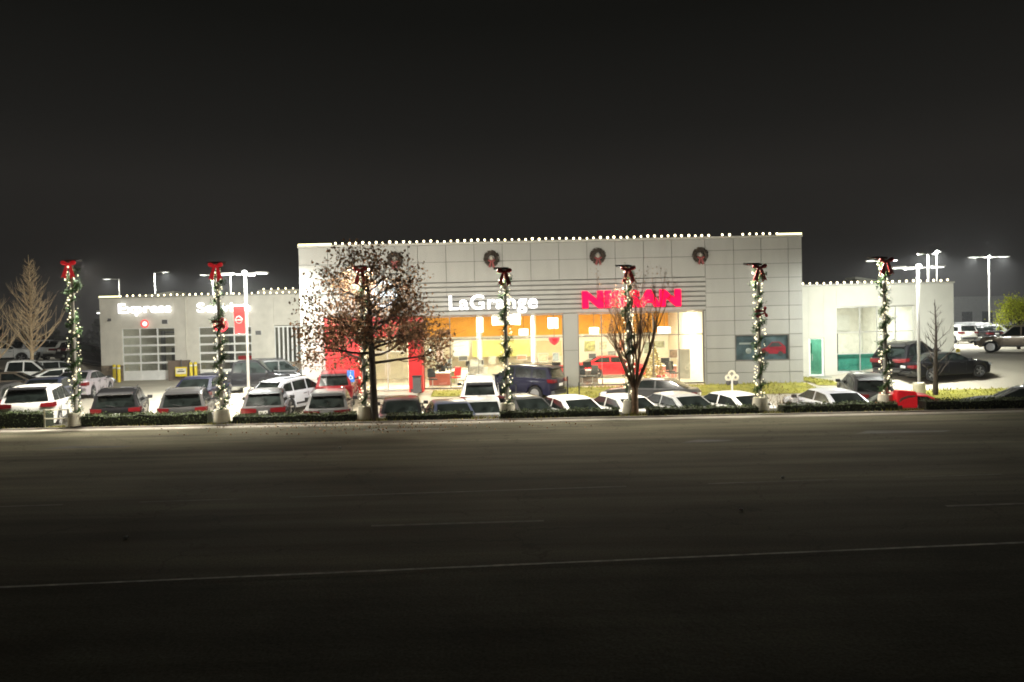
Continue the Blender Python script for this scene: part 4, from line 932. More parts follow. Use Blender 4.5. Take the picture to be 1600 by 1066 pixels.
for a in (
    ('suv', 64, 29.9, 20, PW, 'white SUV seen from behind at the gap in the tall hedge', G1),
    ('suv', 189, 30.8, 22, PB, 'black SUV parked alone between two wrapped poles', G1, .98),
    ('suv', 293, 30.8, 18, PG, 'dark grey SUV just before the second wrapped pole', G1, .98),
    ('crossover', 417, 31.0, 14, PG, 'dark grey crossover beside the base of the bright banner lamp', G1, .96),
    ('crossover', 462, 34.6, -28, PL, 'pale silver crossover turned behind the crossover beside the banner lamp', G2, .97),
    ('crossover', 515, 31.0, 10, PGS, 'grey crossover in front of the red car under the tree', G1, .98),
    ('sedan', 627, 31.2, 8, PB, 'black sedan low behind the hedge right of the tree trunk', G1),
    ('sedan', 700, 30.6, 12, PDB, 'dark sedan below the entrance grass corner', G1),
    ('sedan', 752, 31.0, 4, PS, 'silver sedan with red tail lights below the white SUV on the grass edge', G1),
    ('sedan', 806, 31.6, 24, PG, 'grey sedan half hidden by the wrapped pole under the navy SUV', G1),
    ('sedan', 880, 31.0, 24, PW, 'white sedan nearest the pier between the glass fronts', G1),
    ('sedan', 962, 31.0, 24, PC, 'off-white sedan next to the bare multi-stemmed tree', G1),
    ('sedan', 1046, 31.2, 24, PS, 'silver sedan just beyond the bare multi-stemmed tree', G1),
    ('sedan', 1134, 31.0, 24, PW, 'white sedan in front of the plain panelled wall', G1),
    ('sedan', 1290, 31.2, 8, PL, 'pale blue-silver sedan in front of the green door path', G1),
    ('sedan', 1392, 29.6, 78, PR, 'red car low behind the hedge at the last wrapped pole', G1),
    ('sedan', 1600, 30.8, 60, PG, 'dark grey sedan past the grass island at the edge of view', G1),
    ('suv', 750, 35.0, 2, PW, 'white SUV seen from behind just before the first glass front', G2, .96),
    ('suv', 810, 37.2, 62, PN, 'navy SUV parked sideways on the edge of the grass', G2, 1.0),
    ('sedan', 1014, 34.6, 70, PG, 'grey sedan behind the stems of the bare tree', G2, .95),
    ('crossover', 1350, 34.0, -14, PG, 'dark grey SUV angled below the tall window', G2, .98),
    ('crossover', 1420, 40.6, -52, PB, 'black SUV parked against the white wing', G2, 1.08),
    ('sedan', 1476, 38.6, -84, PB, 'black sedan parked sideways at the white wing corner', G2, .94),
    ('suv', 528, 36.6, 8, PMR, 'dark red SUV parked nose-in in front of the red portal', G2, .95),
    ('sedan', 318, 36.5, 8, PN, 'navy sedan nose-in before the second bay driveway', G2),
    ('pickup', 392, 41.5, -80, PB, 'black pickup truck parked before the second bay', G2, .96),
    ('suv', 440, 43.5, -70, PG, 'dark grey SUV next to the black pickup truck', G2, 1.02),
    ('crossover', 6, 33.0, 6, PG, 'dark SUV cut by the edge of view beside the white SUV', G1, .98),
    ('sedan', 132, 41.0, 12, PM, 'mauve silver car seen just past the first wrapped pole', G2),
    ('sedan', 80, 36.5, 18, PDB, 'dark sedan parked nose-in behind the white SUV', G2),
    ('van', 83, 49.5, -30, PS, 'silver minivan beside the pale leafless tree', G2, .95),
    ('pickup', 38, 46.5, -65, PW, 'white pickup truck under the pale leafless tree', G2),
    ('sedan', 108, 44.5, -50, PW, 'white sedan close behind the first wrapped pole', G2),
    ('suv', 8, 58.0, -70, PW, 'white SUV on the raised lot at the edge of view', G3),
    ('suv', 78, 61.0, -40, PS, 'silver SUV on the raised lot behind the leafless tree', G3),
    ('crossover', 106, 62.0, -10, PC, 'pale SUV on the raised lot behind the first wrapped pole', G3),
    ('crossover', 139, 56.5, -35, PB, 'black SUV on the raised lot beside the service wing end', G3, 1.05),
    ('suv', 36, 66.0, -30, PG, 'grey SUV at the back of the raised lot', G3),
    ('sedan', 20, 41.0, -70, PT, 'taupe sedan parked sideways below the white pickup truck', G2),
    ('pickup', 1600, 50.0, 50, PT, 'taupe pickup truck under the lime green tree', G4, 1.0),
    ('suv', 1500, 76, 10, PS, 'silver SUV in the far lot closest to the white wing', G4),
    ('crossover', 1514, 74, 10, PG, 'dark grey SUV in the far lot, second from the white wing', G4),
    ('sedan', 1527, 72, 10, PB, 'black sedan in the far lot just before the T-shaped lamp', G4),
    ('suv', 1540, 78, 14, PM, 'mauve grey SUV in the far lot at the foot of the T-shaped lamp', G4, .95),
    ('sedan', 1497, 84, 30, PDB, 'slate sedan tucked at the white wing corner in the far lot', G4),
    ('crossover', 1533, 86, 20, PW, 'white crossover behind the foot of the T-shaped lamp', G4),
    ('sedan', 1552, 82, 40, PB, 'black sedan between the T-shaped lamp and the taupe pickup', G4),
    ('suv', 1490, 70, 4, PC, 'pale SUV peeping past the white wing corner in the far lot', G4),
    ('crossover', 1550, 72, 24, PS, 'silver crossover between the T-shaped lamp and the lime tree', G4),
    ('sedan', 1566, 76, 30, PG, 'dark sedan behind the taupe pickup in the far lot', G4),
    ('suv', 1495, 92, 70, PGS, 'grey SUV in the second far row at the white wing corner', G4),
    ('crossover', 1519, 90, 76, PGS, 'grey crossover between the two far rows', G4),
    ('sedan', 1541, 98, 84, PW, 'white sedan at the end of the second far row', G4),
    ('suv', 1508, 96, 80, PW, 'white SUV in the second far row near the white wing', G4),
    ('sedan', 1524, 96, 84, PS, 'silver sedan in the second far row', G4),
    ('suv', 1560, 92, 84, PG, 'grey SUV in the second far row behind the lime tree', G4),
): car(*a)
# the prototypes move into the showroom as a display car or are removed
def kill(o):
    for c in list(o.children): kill(c)
    bpy.data.objects.remove(o)
rd_ = car('sedan', 958, 46.4, -82, PR, 'red display car inside the second glass front', None, .92, z=0); rd_.location.z = .03; rd_.rotation_euler[1] = 0; rd_.name = 'display_car'
for k in list(PROTO.values()): kill(k)

# ------------------------------------------------------------------ trees and hedges
def grow(b, p, d, L, r, lvl, tips, spread=.5, up=.15, n=6, kids=(3, 4), shrink=.68, segs=4, wob=.12, mi=0):
    pts = [p]; rad = [r]; dd = d.copy()
    for i in range(segs):
        dd = (dd + Vector((random.gauss(0, wob), random.gauss(0, wob), random.gauss(0, wob) + up * .3))).normalized()
        pts.append(pts[-1] + dd * L / segs); rad.append(r * (1 - .5 * (i + 1) / segs))
    b.path(pts, rad, max(3, n), mi, cap=False)
    if lvl == 0: tips.append((pts[-1], dd)); tips.append((pts[len(pts) // 2], dd)); return
    for k in range(random.randint(*kids)):
        t = random.randint(max(1, segs // 2), segs); q = pts[t]; a = random.random() * 6.283
        o = dd.orthogonal().normalized(); o = Matrix.Rotation(a, 3, dd) @ o
        nd = (dd * (1 - spread * .5) + o * spread + Vector((0, 0, up))).normalized()
        grow(b, q, nd, L * random.uniform(shrink - .1, shrink + .1), rad[t] * .62, lvl - 1, tips, spread, up, n - 1, kids, shrink, segs, wob, mi)
    tips.append((pts[-1], dd))
# russet oak
p = at(585, 655, 26.95); ok = thing('russet_tree', (p.x, 26.95, .1), 'large tree with russet leaves standing at the kerb before the entrance', 'tree')
b = MB(); tips = []
b.path([(0, 0, -.1), (.01, 0, .05), (-.01, .01, 1.2), (-.03, 0, 2.4), (-.06, 0, 3.6), (-.12, .02, 4.8), (-.16, 0, 5.45)], [.19, .15, .125, .115, .09, .055, .02], 9)
for i in range(34):
    t = i / 33; z = 2.05 + t * 3.0; a = i * 2.4; L = (2.2 - 1.1 * t) * random.uniform(.8, 1.08)
    grow(b, Vector((-.03 - .03 * t, 0, z)), Vector((math.cos(a), math.sin(a), .12 + .5 * t)).normalized(), L, .05 * (1.2 - .6 * t), 2, tips, .62, .12, 5, (4, 5), .56, 4, .16)
b.build('trunk', M_BARK, ok, smooth=60)
b = MB()
for q, d in tips:
    rr = math.hypot(q.x, q.y); dens = 16 if q.z < 3.4 else 8
    if q.z > 4.5: dens = 4
    if math.hypot(q.x, q.y) > 2.9: continue
    for _ in range(int(dens * random.uniform(.3, 1.4))):
        k = q + Vector((random.gauss(0, .19), random.gauss(0, .19), random.gauss(-.04, .16)))
        if k.z > 1.75 and not (-.05 < k.x < .95 and 3.75 < k.z < 4.75 and random.random() < .62): b.leaf(k, random.uniform(.09, .175), 0, .62)
print('oak leaves', len(b.f), 'tips', len(tips)); b.build('crown', M_LEAFR, ok)
# bare multi-stemmed tree
p = at(992, 648, 26.85); mt = thing('bare_tree', (p.x, 26.85, .1), 'bare multi-stemmed tree at the kerb in front of the second glass front', 'tree')
b = MB(); tips = []
b.path([(0, 0, -.1), (0, 0, .3), (.02, 0, .95)], [.16, .13, .11], 9)
for (dx, dy, L, r) in ((-.46, .05, 2.0, .05), (-.24, -.12, 2.7, .05), (-.06, .1, 3.0, .052), (.12, -.06, 2.9, .05), (.28, .1, 2.5, .055), (.46, -.02, 2.7, .075), (-.34, .25, 2.3, .04), (.2, .3, 2.6, .04)):
    grow(b, Vector((.01, 0, .8)), Vector((dx * .95, dy, 1)).normalized(), L, r, 3, tips, .46, .30, 6, (4, 6), .44, 7, .07)
b.build('trunk', mat('bark_warm', (.22, .14, .085), .9, var=.35, scale=8, bump=.4), mt, smooth=60)
b = MB()
for q, d in tips:
    if q.z > 2 and random.random() < .35: b.leaf(q + Vector((random.gauss(0, .06), random.gauss(0, .06), random.gauss(0, .06))), random.uniform(.05, .09))
b.build('crown', M_LEAFR, mt)
# pale conical bare trees on the left lot
def conical(px, pyb, pyt, Y, w, label, m, nb=70, levels=1):
    x = at(px, pyb, Y).x; z0 = gz(x, Y); H = at(px, pyt, Y).z - z0
    r = thing('leafless_tree', (x, Y, z0), label, 'tree', 'leafless trees'); b = MB(); tips = []; c = MB()
    tk = 1.5 if m is M_BARKP else 1
    b.path([(0, 0, -.1), (0, 0, H * .3), (.05, 0, H * .65), (0, 0, H)], [.13, .10, .055, .012], 7)
    for i in range(nb):
        t = (i + random.random()) / nb; z = H * (.17 + .76 * t); a = i * 2.4; L = w * (1.02 - .85 * t) * random.choice((.45, .7, .85, 1, 1.1, 1.3))
        grow(c, Vector((.03, 0, z)), Vector((math.cos(a), math.sin(a), .75)).normalized(), L, .026 * tk * (1.1 - .6 * t), levels, tips, .42, .3, 4, (4, 6), .55, 4, .1)
    b.build('trunk', m, r, smooth=60); c.build('crown', m, r); return r
conical(50, 562, 398, 50, 1.9, 'pale leafless conical tree standing among the parked cars', M_BARKP, 120)
conical(-16, 570, 445, 47, 2.0, 'pale leafless tree cut by the edge of view', M_BARKP, 60)
conical(1462, 608, 468, 35.5, 1.15, 'small leafless tree on the grass island before the white wing', M_BARK, 26)
# lime green tree
p = at(1592, 560, 55); lt = thing('lime_tree', (p.x, 55, gz(p.x, 55)), 'bright lime green leafy tree behind the taupe pickup truck', 'tree')
b = MB(); tips = []; b.path([(0, 0, -.1), (0, 0, 1.2), (.05, 0, 2.6)], [.14, .1, .05], 7)
for i in range(20):
    a = i * 2.4; t = i / 20; grow(b, Vector((0, 0, 1.0 + 1.4 * t)), Vector((math.cos(a), math.sin(a), .5 + t)).normalized(), 1.5 - .4 * t, .04, 1, tips, .5, .25, 5, (3, 5), .6, 4, .12)
b.build('trunk', M_BARK, lt)
b = MB()
for q, d in tips:
    for _ in range(16): b.leaf(q + Vector((random.gauss(0, .24), random.gauss(0, .24), random.gauss(0, .24))), random.uniform(.1, .2))
b.build('crown', M_LEAFL, lt)
# bare shrubs beside the sixth pole
for px, Y, h, lab in ((1215, 28.4, 1.3, 'leafless twiggy shrub behind the hedge by the display window'), (1232, 28.6, 1.0, 'lower leafless shrub behind the hedge before the door path')):
    x = at(px, 620, Y).x; r = thing('bare_shrub', (x, Y, gz(x, Y)), lab, 'shrub', 'leafless shrubs'); b = MB(); tips = []
    for i in range(9): a = i * 2.4; grow(b, Vector((.05 * math.cos(a), .05 * math.sin(a), -.05)), Vector((math.cos(a) * .55, math.sin(a) * .55, 1)).normalized(), h * .75, .014, 2, tips, .5, .15, 4, (3, 4), .55, 4, .12)
    b.build('stem', M_BARK, r); b = MB()
    for q, d in tips:
        if random.random() < .5: b.leaf(q, random.uniform(.04, .08))
    b.build('foliage', M_LEAFR, r)
# hedges
def hedge(px0, px1, h, label, depth=.62):
    a, c = at(px0, 650, 26.9).x, at(px1, 650, 26.9).x; y0 = kerb_y((a + c) / 2) + .17; y1 = y0 + depth; L = c - a; b = MB()
    r = thing('hedge', (a, y0, .04), label, 'hedge', 'clipped hedges along the kerb')
    n = max(3, int(L / .3)); f = lambda x: h * (1 + .05 * math.sin(x * 3.1) + .04 * math.sin(x * 7.7 + 1))
    for i in range(n):
        u0, u1 = L * i / n, L * (i + 1) / n
        k = [(u0, .05, -.05), (u1, .05, -.05), (u1, depth - .05, -.05), (u0, depth - .05, -.05), (u0, .07, f(u0) - .06), (u1, .07, f(u1) - .06), (u1, depth - .07, f(u1) - .06), (u0, depth - .07, f(u0) - .06)]
        b.add(k, [(0, 3, 2, 1), (4, 5, 6, 7), (0, 1, 5, 4), (2, 3, 7, 6)] + ([(3, 0, 4, 7)] if i == 0 else []) + ([(1, 2, 6, 5)] if i == n - 1 else []))
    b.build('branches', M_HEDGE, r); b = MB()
    for _ in range(int(L * (h * 2 + depth) * 260)):
        x = random.uniform(-.03, L + .03); s = random.random() * (2 * h + depth)
        if s < h: q = (x, random.gauss(.05, .03), s)
        elif s < h + depth: q = (x, s - h, f(x) + random.gauss(-.03, .035))
        else: q = (x, depth + random.gauss(-.05, .03), s - h - depth)
        b.leaf(q, random.uniform(.05, .10), 0, .65)
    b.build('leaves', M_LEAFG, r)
hedge(-90, 66, .58, 'tall dark clipped hedge ending at the metal railing')
hedge(114, 322, .43, 'tall dark clipped hedge from the white SUV to the second wrapped pole')
hedge(364, 556, .31, 'lower hedge from the second wrapped pole to the russet tree')
hedge(604, 738, .24, 'short low hedge just past the russet tree')
hedge(782, 966, .27, 'low hedge in front of the white sedan nearest the pier')
hedge(1010, 1180, .28, 'low hedge past the bare multi-stemmed tree')
hedge(1216, 1392, .31, 'ragged hedge below the pale blue-silver sedan')
hedge(1432, 1700, .36, 'dark hedge running out of view past the white lamp base')
b = MB()
for _ in range(900):
    x = random.gauss(-5, 3.2); y = random.uniform(26.0, 27.6) if random.random() < .7 else random.uniform(24, 26.3)
    zt = .065 if y > kerb_y(x) - .02 else .02; b.leaf((x, y, zt), random.uniform(.05, .1))
tag(b.build('fallen_leaves', M_LEAFR), 'fallen russet leaves along the kerb under the tree', 'leaves', kind='stuff')
b = MB()
for _ in range(5200):
    x = random.uniform(-24, 24); y = kerb_y(x) + random.uniform(.14, .5); h = random.uniform(.03, .13) * (1 + .8 * math.sin(x * 1.7) * math.sin(x * .43)); a = random.random() * 6.3
    dx, dy = .02 * math.cos(a), .02 * math.sin(a)
    b.add([(x - dx, y - dy, .045), (x + dx, y + dy, .045), (x + random.uniform(-.05, .05), y + random.uniform(-.05, .05), .05 + abs(h) * .8)], [(0, 1, 2)])
tag(b.build('verge_grass', M_GRASS), 'ragged grass tufts along the kerb in front of the hedges', 'grass', kind='stuff')
# night tree line far behind
b = MB()
for i in range(95):
    x = -230 + i * 5 + random.gauss(0, 2); y = random.uniform(135, 190); hh = random.uniform(3.5, 8); w = random.uniform(2.2, 4.)
    for _ in range(150):
        t = random.random(); a = random.random() * 6.283; rr = w * math.sqrt(random.random()) * math.sin(math.pi * min(.95, .2 + t * .8))
        b.leaf((x + rr * math.cos(a), y + rr * math.sin(a), hh * (.1 + .9 * t)), random.uniform(.7, 1.5), 0, .8)
tag(b.build('treeline', M_LEAFD), 'dark line of night trees far behind the car lots', 'trees', kind='stuff')

# ------------------------------------------------------------------ small street furniture
def bollard(px, py, Y, h, label):
    x = at(px, py, Y).x; z = gz(x, Y); r = thing('bollard', (x, Y, z), label, 'bollard', 'yellow bollards')
    b = MB(); b.lathe([(.11, -.05), (.11, h - .06), (.08, h - .01), (.02, h)], 12); b.build('post', M_YEL, r, smooth=40)
    b = MB(); b.lathe([(.115, h - .3), (.115, h - .2)], 12); b.build('band', M_WHITE, r)
bollard(179, 590, 53.2, 1.25, 'yellow bollard at the outer edge of the first bay door')
bollard(186, 590, 52.6, 1.25, 'yellow bollard just inside the outer edge of the first bay door')
bollard(299, 590, 53.0, 1.3, 'yellow bollard between the bay doors beside the second door')
bollard(306, 590, 53.4, 1.3, 'yellow bollard at the inner edge of the second bay door')
bollard(1497, 562, 44.0, .62, 'short yellow bollard at the white wing corner')
p = at(284, 598, 52.8); r = thing('caution_sign', (p.x, 52.8, 0), 'square yellow sign on a post between the bay doors', 'sign')
b = MB(); b.path([(0, 0, 0), (0, 0, 1.5)], .04, 6); b.build('post', M_DKGREY, r)
b = MB(); b.box(-.42, .42, -.06, -.03, .30, .98); b.build('panel', M_YEL, r, bevel=.01)
b = MB(); b.box(-.36, .36, -.075, -.062, .48, .88); b.build('plate', M_PED, r)
b = MB(); b.box(-.25, .25, -.09, -.078, .62, .70); b.box(-.15, .15, -.09, -.078, .76, .80); b.build('mark', M_DKGREY, r)
b = MB(); x = at(277, 590, 53.4).x; b.box(-.6, .8, 0, .45, 0, 1.35); b.box(-.64, .84, -.03, .48, 1.36, 1.42)
tag(b.build('storage_box', mat('box_brown', (.16, .12, .09), .6), org=None), 'brown storage box against the wall between the bay doors', 'box'); o = bpy.data.objects['storage_box']; o.location = (x, 53.3, 0)
# blue accessible parking sign
p = at(549, 612, 34.8); r = thing('parking_sign', (p.x, 34.8, gz(p.x, 34.8)), 'blue accessible parking sign in front of the red portal', 'sign')
zt = at(549, 588, 34.8).z - gz(p.x, 34.8)
b = MB(); b.path([(0, 0, 0), (0, 0, zt + .3)], .03, 6); b.build('post', M_ALU, r)
b = MB(); b.box(-.17, .17, -.05, -.03, zt - .28, zt + .28); b.build('panel', M_BLUE, r, bevel=.01)
b = MB(); b.torus((0, -.06, zt - .05), .08, .014, 14, 5, Matrix.Rotation(R_(90), 3, 'X')); b.path([(-.01, -.06, zt + .16), (-.01, -.06, zt + .02), (.07, -.06, zt), (.10, -.06, zt - .12)], .014, 5); b.ball((-.01, -.06, zt + .19), .025, 6, 4); b.build('symbol', M_WHITE, r)
# dark thin posts by the grass
for px, pt_, Y, lab in ((887, 588, 36.4, 'thin dark post on the grass before the pier'), (905, 597, 36.2, 'thin dark post just before the second glass front'), (806, 600, 33.2, 'thin dark post behind the grey sedan')):
    x = at(px, 610, Y).x; z = gz(x, Y); zt = at(px, pt_, Y).z - z; r = thing('slim_post', (x, Y, z), lab, 'post', 'thin dark posts')
    b = MB(); b.lathe([(.035, -.05), (.035, zt - .02), (.01, zt)], 8); b.build('post', M_BLACK, r); b = MB(); b.lathe([(.09, 0), (.09, .03), (.04, .05)], 10); b.build('foot', M_BLACK, r)
# white round-headed marker
p = at(1144, 612, 35.5); z0 = gz(p.x, 35.5); zt = at(1144, 590, 35.5).z - z0; r = thing('disc_marker', (p.x, 35.5, z0), 'white post with clustered discs on the grass by the plain wall', 'marker')
b = MB(); b.path([(0, 0, 0), (0, 0, zt)], .05, 8); b.build('post', M_WHITE, r)
b = MB()
for dx, dz in ((-.18, .16), (.18, .16), (0, .30)): b.lathe([(.01, 0), (.19, .0), (.19, .05), (.01, .06)], 14, (0, 0, 0)); 
b = MB(); Mx = Matrix.Rotation(R_(90), 3, 'X')
for dx, dz, R0 in ((-.17, .10, .17), (.17, .10, .17), (0, .26, .2)): b.torus((dx, 0, zt + dz - .1), R0 * .7, .055, 16, 6, Mx)
b.build('disc_frame', M_PED, r, smooth=50)
b = MB()
for dx in (-.17, .17): b.ball((dx, 0, zt - .24), .13, 10, 6, 0, (1, .4, 1))
b.build('dark_disc', M_DKGREY, r, smooth=50)
# railing at the hedge gap
a, c = at(70, 668, 26.95).x, at(108, 668, 26.95).x; r = thing('railing', (a, 26.95, .1), 'low pale metal railing at the hedge gap before the white SUV', 'railing')
for z in (.28, .60):
    b = MB(); b.path([(0, 0, z), (c - a, 0, z)], .022, 6); b.build('rail', M_PED, r)
for x in (0, c - a): b = MB(); b.path([(x, 0, -.1), (x, 0, .62)], .028, 6); b.build('post', M_PED, r)
# red monument block in the last hedge gap
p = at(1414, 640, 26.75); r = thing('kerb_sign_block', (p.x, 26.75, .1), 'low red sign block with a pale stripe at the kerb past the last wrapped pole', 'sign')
b = MB(); b.prism([(-.36, 0), (.38, 0), (.38, .52), (.30, .60), (-.28, .66), (-.36, .60)], -.18, .18); b.build('body', mat('sign_red_added_glow', (.6, .015, .02), .4, emit=(1, .02, .03), es=.32), r, bevel=.11)  # emission added to brighten the unlit red block
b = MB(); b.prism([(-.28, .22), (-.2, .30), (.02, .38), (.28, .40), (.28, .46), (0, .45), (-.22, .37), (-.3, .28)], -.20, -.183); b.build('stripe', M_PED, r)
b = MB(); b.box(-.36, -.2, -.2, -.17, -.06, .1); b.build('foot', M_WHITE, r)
# bin by the red portal
p = at(652, 611, 38.2); r = thing('litter_bin', (p.x, 38.2, .03), 'dark grey litter bin beside the red portal leg', 'bin')
b = MB(); b.box(-.2, .2, -.2, .2, 0, .8); b.build('body', M_DKGREY, r, bevel=.03); b = MB(); b.box(-.23, .23, -.23, .23, .81, .9); b.build('lid', M_BLACK, r, bevel=.03)
# distant dark building on the far side of the lot
p = at(1512, 500, 128); r = thing('distant_building', (p.x, 128, .8), 'dim flat-roofed building far behind the far lot', 'building')
b = MB(); b.box(-6, 7, 0, 14, 0, 5.4); b.build('wall', M_ROOF, r); b = MB(); b.box(-6.2, 7.2, -.2, 14.2, 5.41, 5.8); b.build('roof', M_ROOF, r)
for x in (-4.5, -1, 2.5): b = MB(); b.box(x, x + 1.8, -.04, -.01, 1.2, 3.2); b.build('window', M_CARGLASS, r)

# ------------------------------------------------------------------ inside the showroom
def pic(px0, px1, py0, py1, Y, m, label, name='picture_board', cat='picture', grp=None):
    p, q = at(px0, py0, Y), at(px1, py1, Y); r = thing(name, ((p.x + q.x) / 2, Y, q.z), label, cat, grp); w, h = (q.x - p.x) / 2, p.z - q.z
    b = MB(); b.box(-w, w, 0, .05, 0, h); b.build('board', m, r)
    b = MB(); f = .04; b.box(-w - f, w + f, -.02, .03, h, h + f); b.box(-w - f, w + f, -.02, .03, -f, 0); b.box(-w - f, -w, -.02, .03, 0, h); b.box(w, w + f, -.02, .03, 0, h); b.build('frame', M_ALU, r)
    return r
pic(708, 733, 533, 556, 47.5, M_WHITE, 'big white board hanging in the first glass front')
pic(717, 730, 557, 563, 46, M_DKGREY, 'small dark picture under the big white board')
pic(735, 753, 563, 571, 45, mat('pic_grey', (.38, .38, .33), .6, var=.5, scale=6), 'grey patterned picture near the lime panel')
pic(752, 755, 563, 570, 44.9, M_BLACK, 'narrow black screen beside the grey patterned picture')
pic(808, 822, 556, 562, 46, mat('pic_brown', (.28, .14, .08), .6, var=.4, scale=6), 'small brown picture above the navy SUV')
pic(841, 856, 553, 565, 46, mat('pic_sepia', (.35, .27, .18), .6, var=.6, scale=7), 'sepia picture by the pier under the red pendant')
pic(864, 873, 552, 564, 46, mat('pic_slate', (.18, .21, .22), .6, var=.5, scale=7), 'slate portrait picture closest to the pier')
pic(861, 876, 576, 584, 43, mat('pic_wine', (.34, .10, .09), .6, var=.5, scale=7), 'wine red low picture closest to the pier')
pic(734, 755, 574, 583, 43.4, mat('pic_stripe', (.45, .43, .38), .6, var=.4, scale=9), 'striped grey board behind the white SUV at the glass front')
pic(913, 930, 533, 549, 46.5, mat('pic_garden', (.32, .32, .13), .6, var=.8, scale=5), 'green and amber picture in the second glass front')
pic(920, 931, 553, 560, 46, M_DKGREY, 'dark small screen below the green and amber picture')
pic(1022, 1038, 533, 543, 47, mat('pic_olive', (.25, .25, .16), .6, var=.5, scale=6), 'olive picture beside the golden tree in the second glass front')
pic(1046, 1059, 547, 559, 46, mat('pic_umber', (.22, .16, .12), .6, var=.5, scale=6), 'umber picture beside the grey partition')
pic(1077, 1089, 552, 557, 44.5, M_BLACK, 'black wall screen on the grey partition')
pic(1068, 1082, 528, 534, 48, M_TEAL, 'small teal picture high in the second glass front')
for (x0, x1, y0, y1, Y, col, lab) in ((668, 676, 545, 560, 45, (.5, .62, .66), 'pale blue poster in the corner by the portal'), (682, 692, 540, 566, 47, (.72, .5, .46), 'pink tall poster between the portal and the white board'), (700, 705, 560, 573, 44, (.1, .12, .12), 'narrow dark screen in the first glass front'),
        (764, 774, 558, 568, 46.5, (.6, .55, .4), 'cream framed notice under the lime panel'), (848, 858, 572, 580, 44, (.55, .2, .18), 'coral board behind the navy SUV'), (936, 948, 534, 546, 48, (.55, .5, .35), 'straw framed poster in the second glass front'),
        (950, 962, 549, 560, 47.5, (.3, .3, .26), 'grey framed poster above the red display car'), (968, 976, 531, 548, 47, (.55, .18, .1), 'rust tall poster behind the wrapped pole'), (1006, 1014, 535, 552, 47.6, (.2, .22, .16), 'dark green poster beside the bare stems'),
        (1040, 1047, 560, 578, 45.2, (.62, .56, .46), 'beige tall poster behind the pink desk'), (1083, 1090, 566, 584, 44.2, (.5, .42, .4), 'rose poster beside the slim partition'), (1064, 1076, 533, 541, 47.4, (.7, .68, .6), 'pale notice above the grey partition')):
    pic(x0, x1, y0, y1, Y, mat('poster_' + lab[:9].replace(' ', '_'), col, .6, var=.55, scale=7), lab)
b = MB(); p, q = at(738, 533, 48.5), at(828, 556, 48.5); b.box(p.x, q.x, 48.5, 48.6, q.z, p.z); tag(b.build('lime_wall_panel', M_YGREEN, org=((p.x + q.x) / 2, 48.5, q.z)), 'lime yellow wall panel deep inside the first glass front', 'panel')
b = MB(); p, q = at(836, 533, 48.3), at(878, 556, 48.3); b.box(p.x, q.x, 48.3, 48.4, q.z, p.z); tag(b.build('tan_wall_panel', mat('panel_tan', (.5, .36, .2), .7), org=((p.x + q.x) / 2, 48.3, q.z)), 'tan wall panel deep inside beside the pier', 'panel')
b = MB(); p, q = at(1060, 547, 43.6), at(1080, 602, 43.6); b.box(p.x, q.x, 43.6, 43.9, .03, p.z); b.box(p.x - .02, q.x + .02, 43.55, 43.95, p.z, p.z + .05); tag(b.build('partition', mat('partition_grey', (.32, .31, .29), .7), org=(p.x, 43.6, 0)), 'tall grey partition inside the second glass front', 'partition')
b = MB(); p, q = at(1092, 538, 44.6), at(1099, 600, 44.6); b.box(p.x, q.x, 44.6, 44.8, .03, p.z); b.box(p.x - .02, q.x + .02, 44.55, 44.85, p.z, p.z + .05); tag(b.build('partition', mat('partition_rose', (.36, .32, .31), .7), org=(p.x, 44.6, 0)), 'slim rosy partition at the end of the second glass front', 'partition')
for px, py, Y, w, h, lab in ((791, 500, 44, 1.7, .62, 'wide white drum pendant behind the fourth wrapped pole'), (864, 505, 44, .62, .65, 'narrow white pendant nearest the pier'), (750, 508, 45, .42, .9, 'tall white pendant in the first glass front'),
                             (818, 519, 46, .6, .4, 'small cream pendant below the wide drum pendant'), (928, 517, 45, .6, .4, 'small cream pendant in the second glass front'), (1038, 516, 45, .8, .4, 'cream pendant beyond the bare tree stems')):
    p = at(px, py, Y); r = thing('pendant_lamp', (p.x, Y, p.z + .3), lab, 'pendant lamp', 'pendant lamps in the showroom')
    b = MB(); b.lathe([(w / 2 * .96, -h / 2 - .3), (w / 2, -h / 2 - .28), (w / 2, h / 2 - .32), (w / 2 * .96, h / 2 - .3)], 20); b.build('shade', M_SHADE, r, smooth=40)
    b = MB(); b.path([(0, 0, h / 2 - .3), (0, 0, 4.4 - p.z - .3)], .012, 5); b.build('cord', M_BLACK, r)
p = at(866, 533, 42.6); r = thing('pendant_lamp', (p.x, 42.6, p.z), 'red cone pendant below the narrow white pendant', 'pendant lamp', 'pendant lamps in the showroom')
b = MB(); b.lathe([(.30, .2), (.32, .1), (.24, -.08), (.10, -.2), (.02, -.24)], 16); b.build('shade', mat('shade_red', (.75, .03, .06), .4, emit=(1, .03, .08), es=.35), r, smooth=40)
b = MB(); b.path([(0, 0, .2), (0, 0, 4.4 - p.z)], .012, 5); b.build('cord', M_BLACK, r)
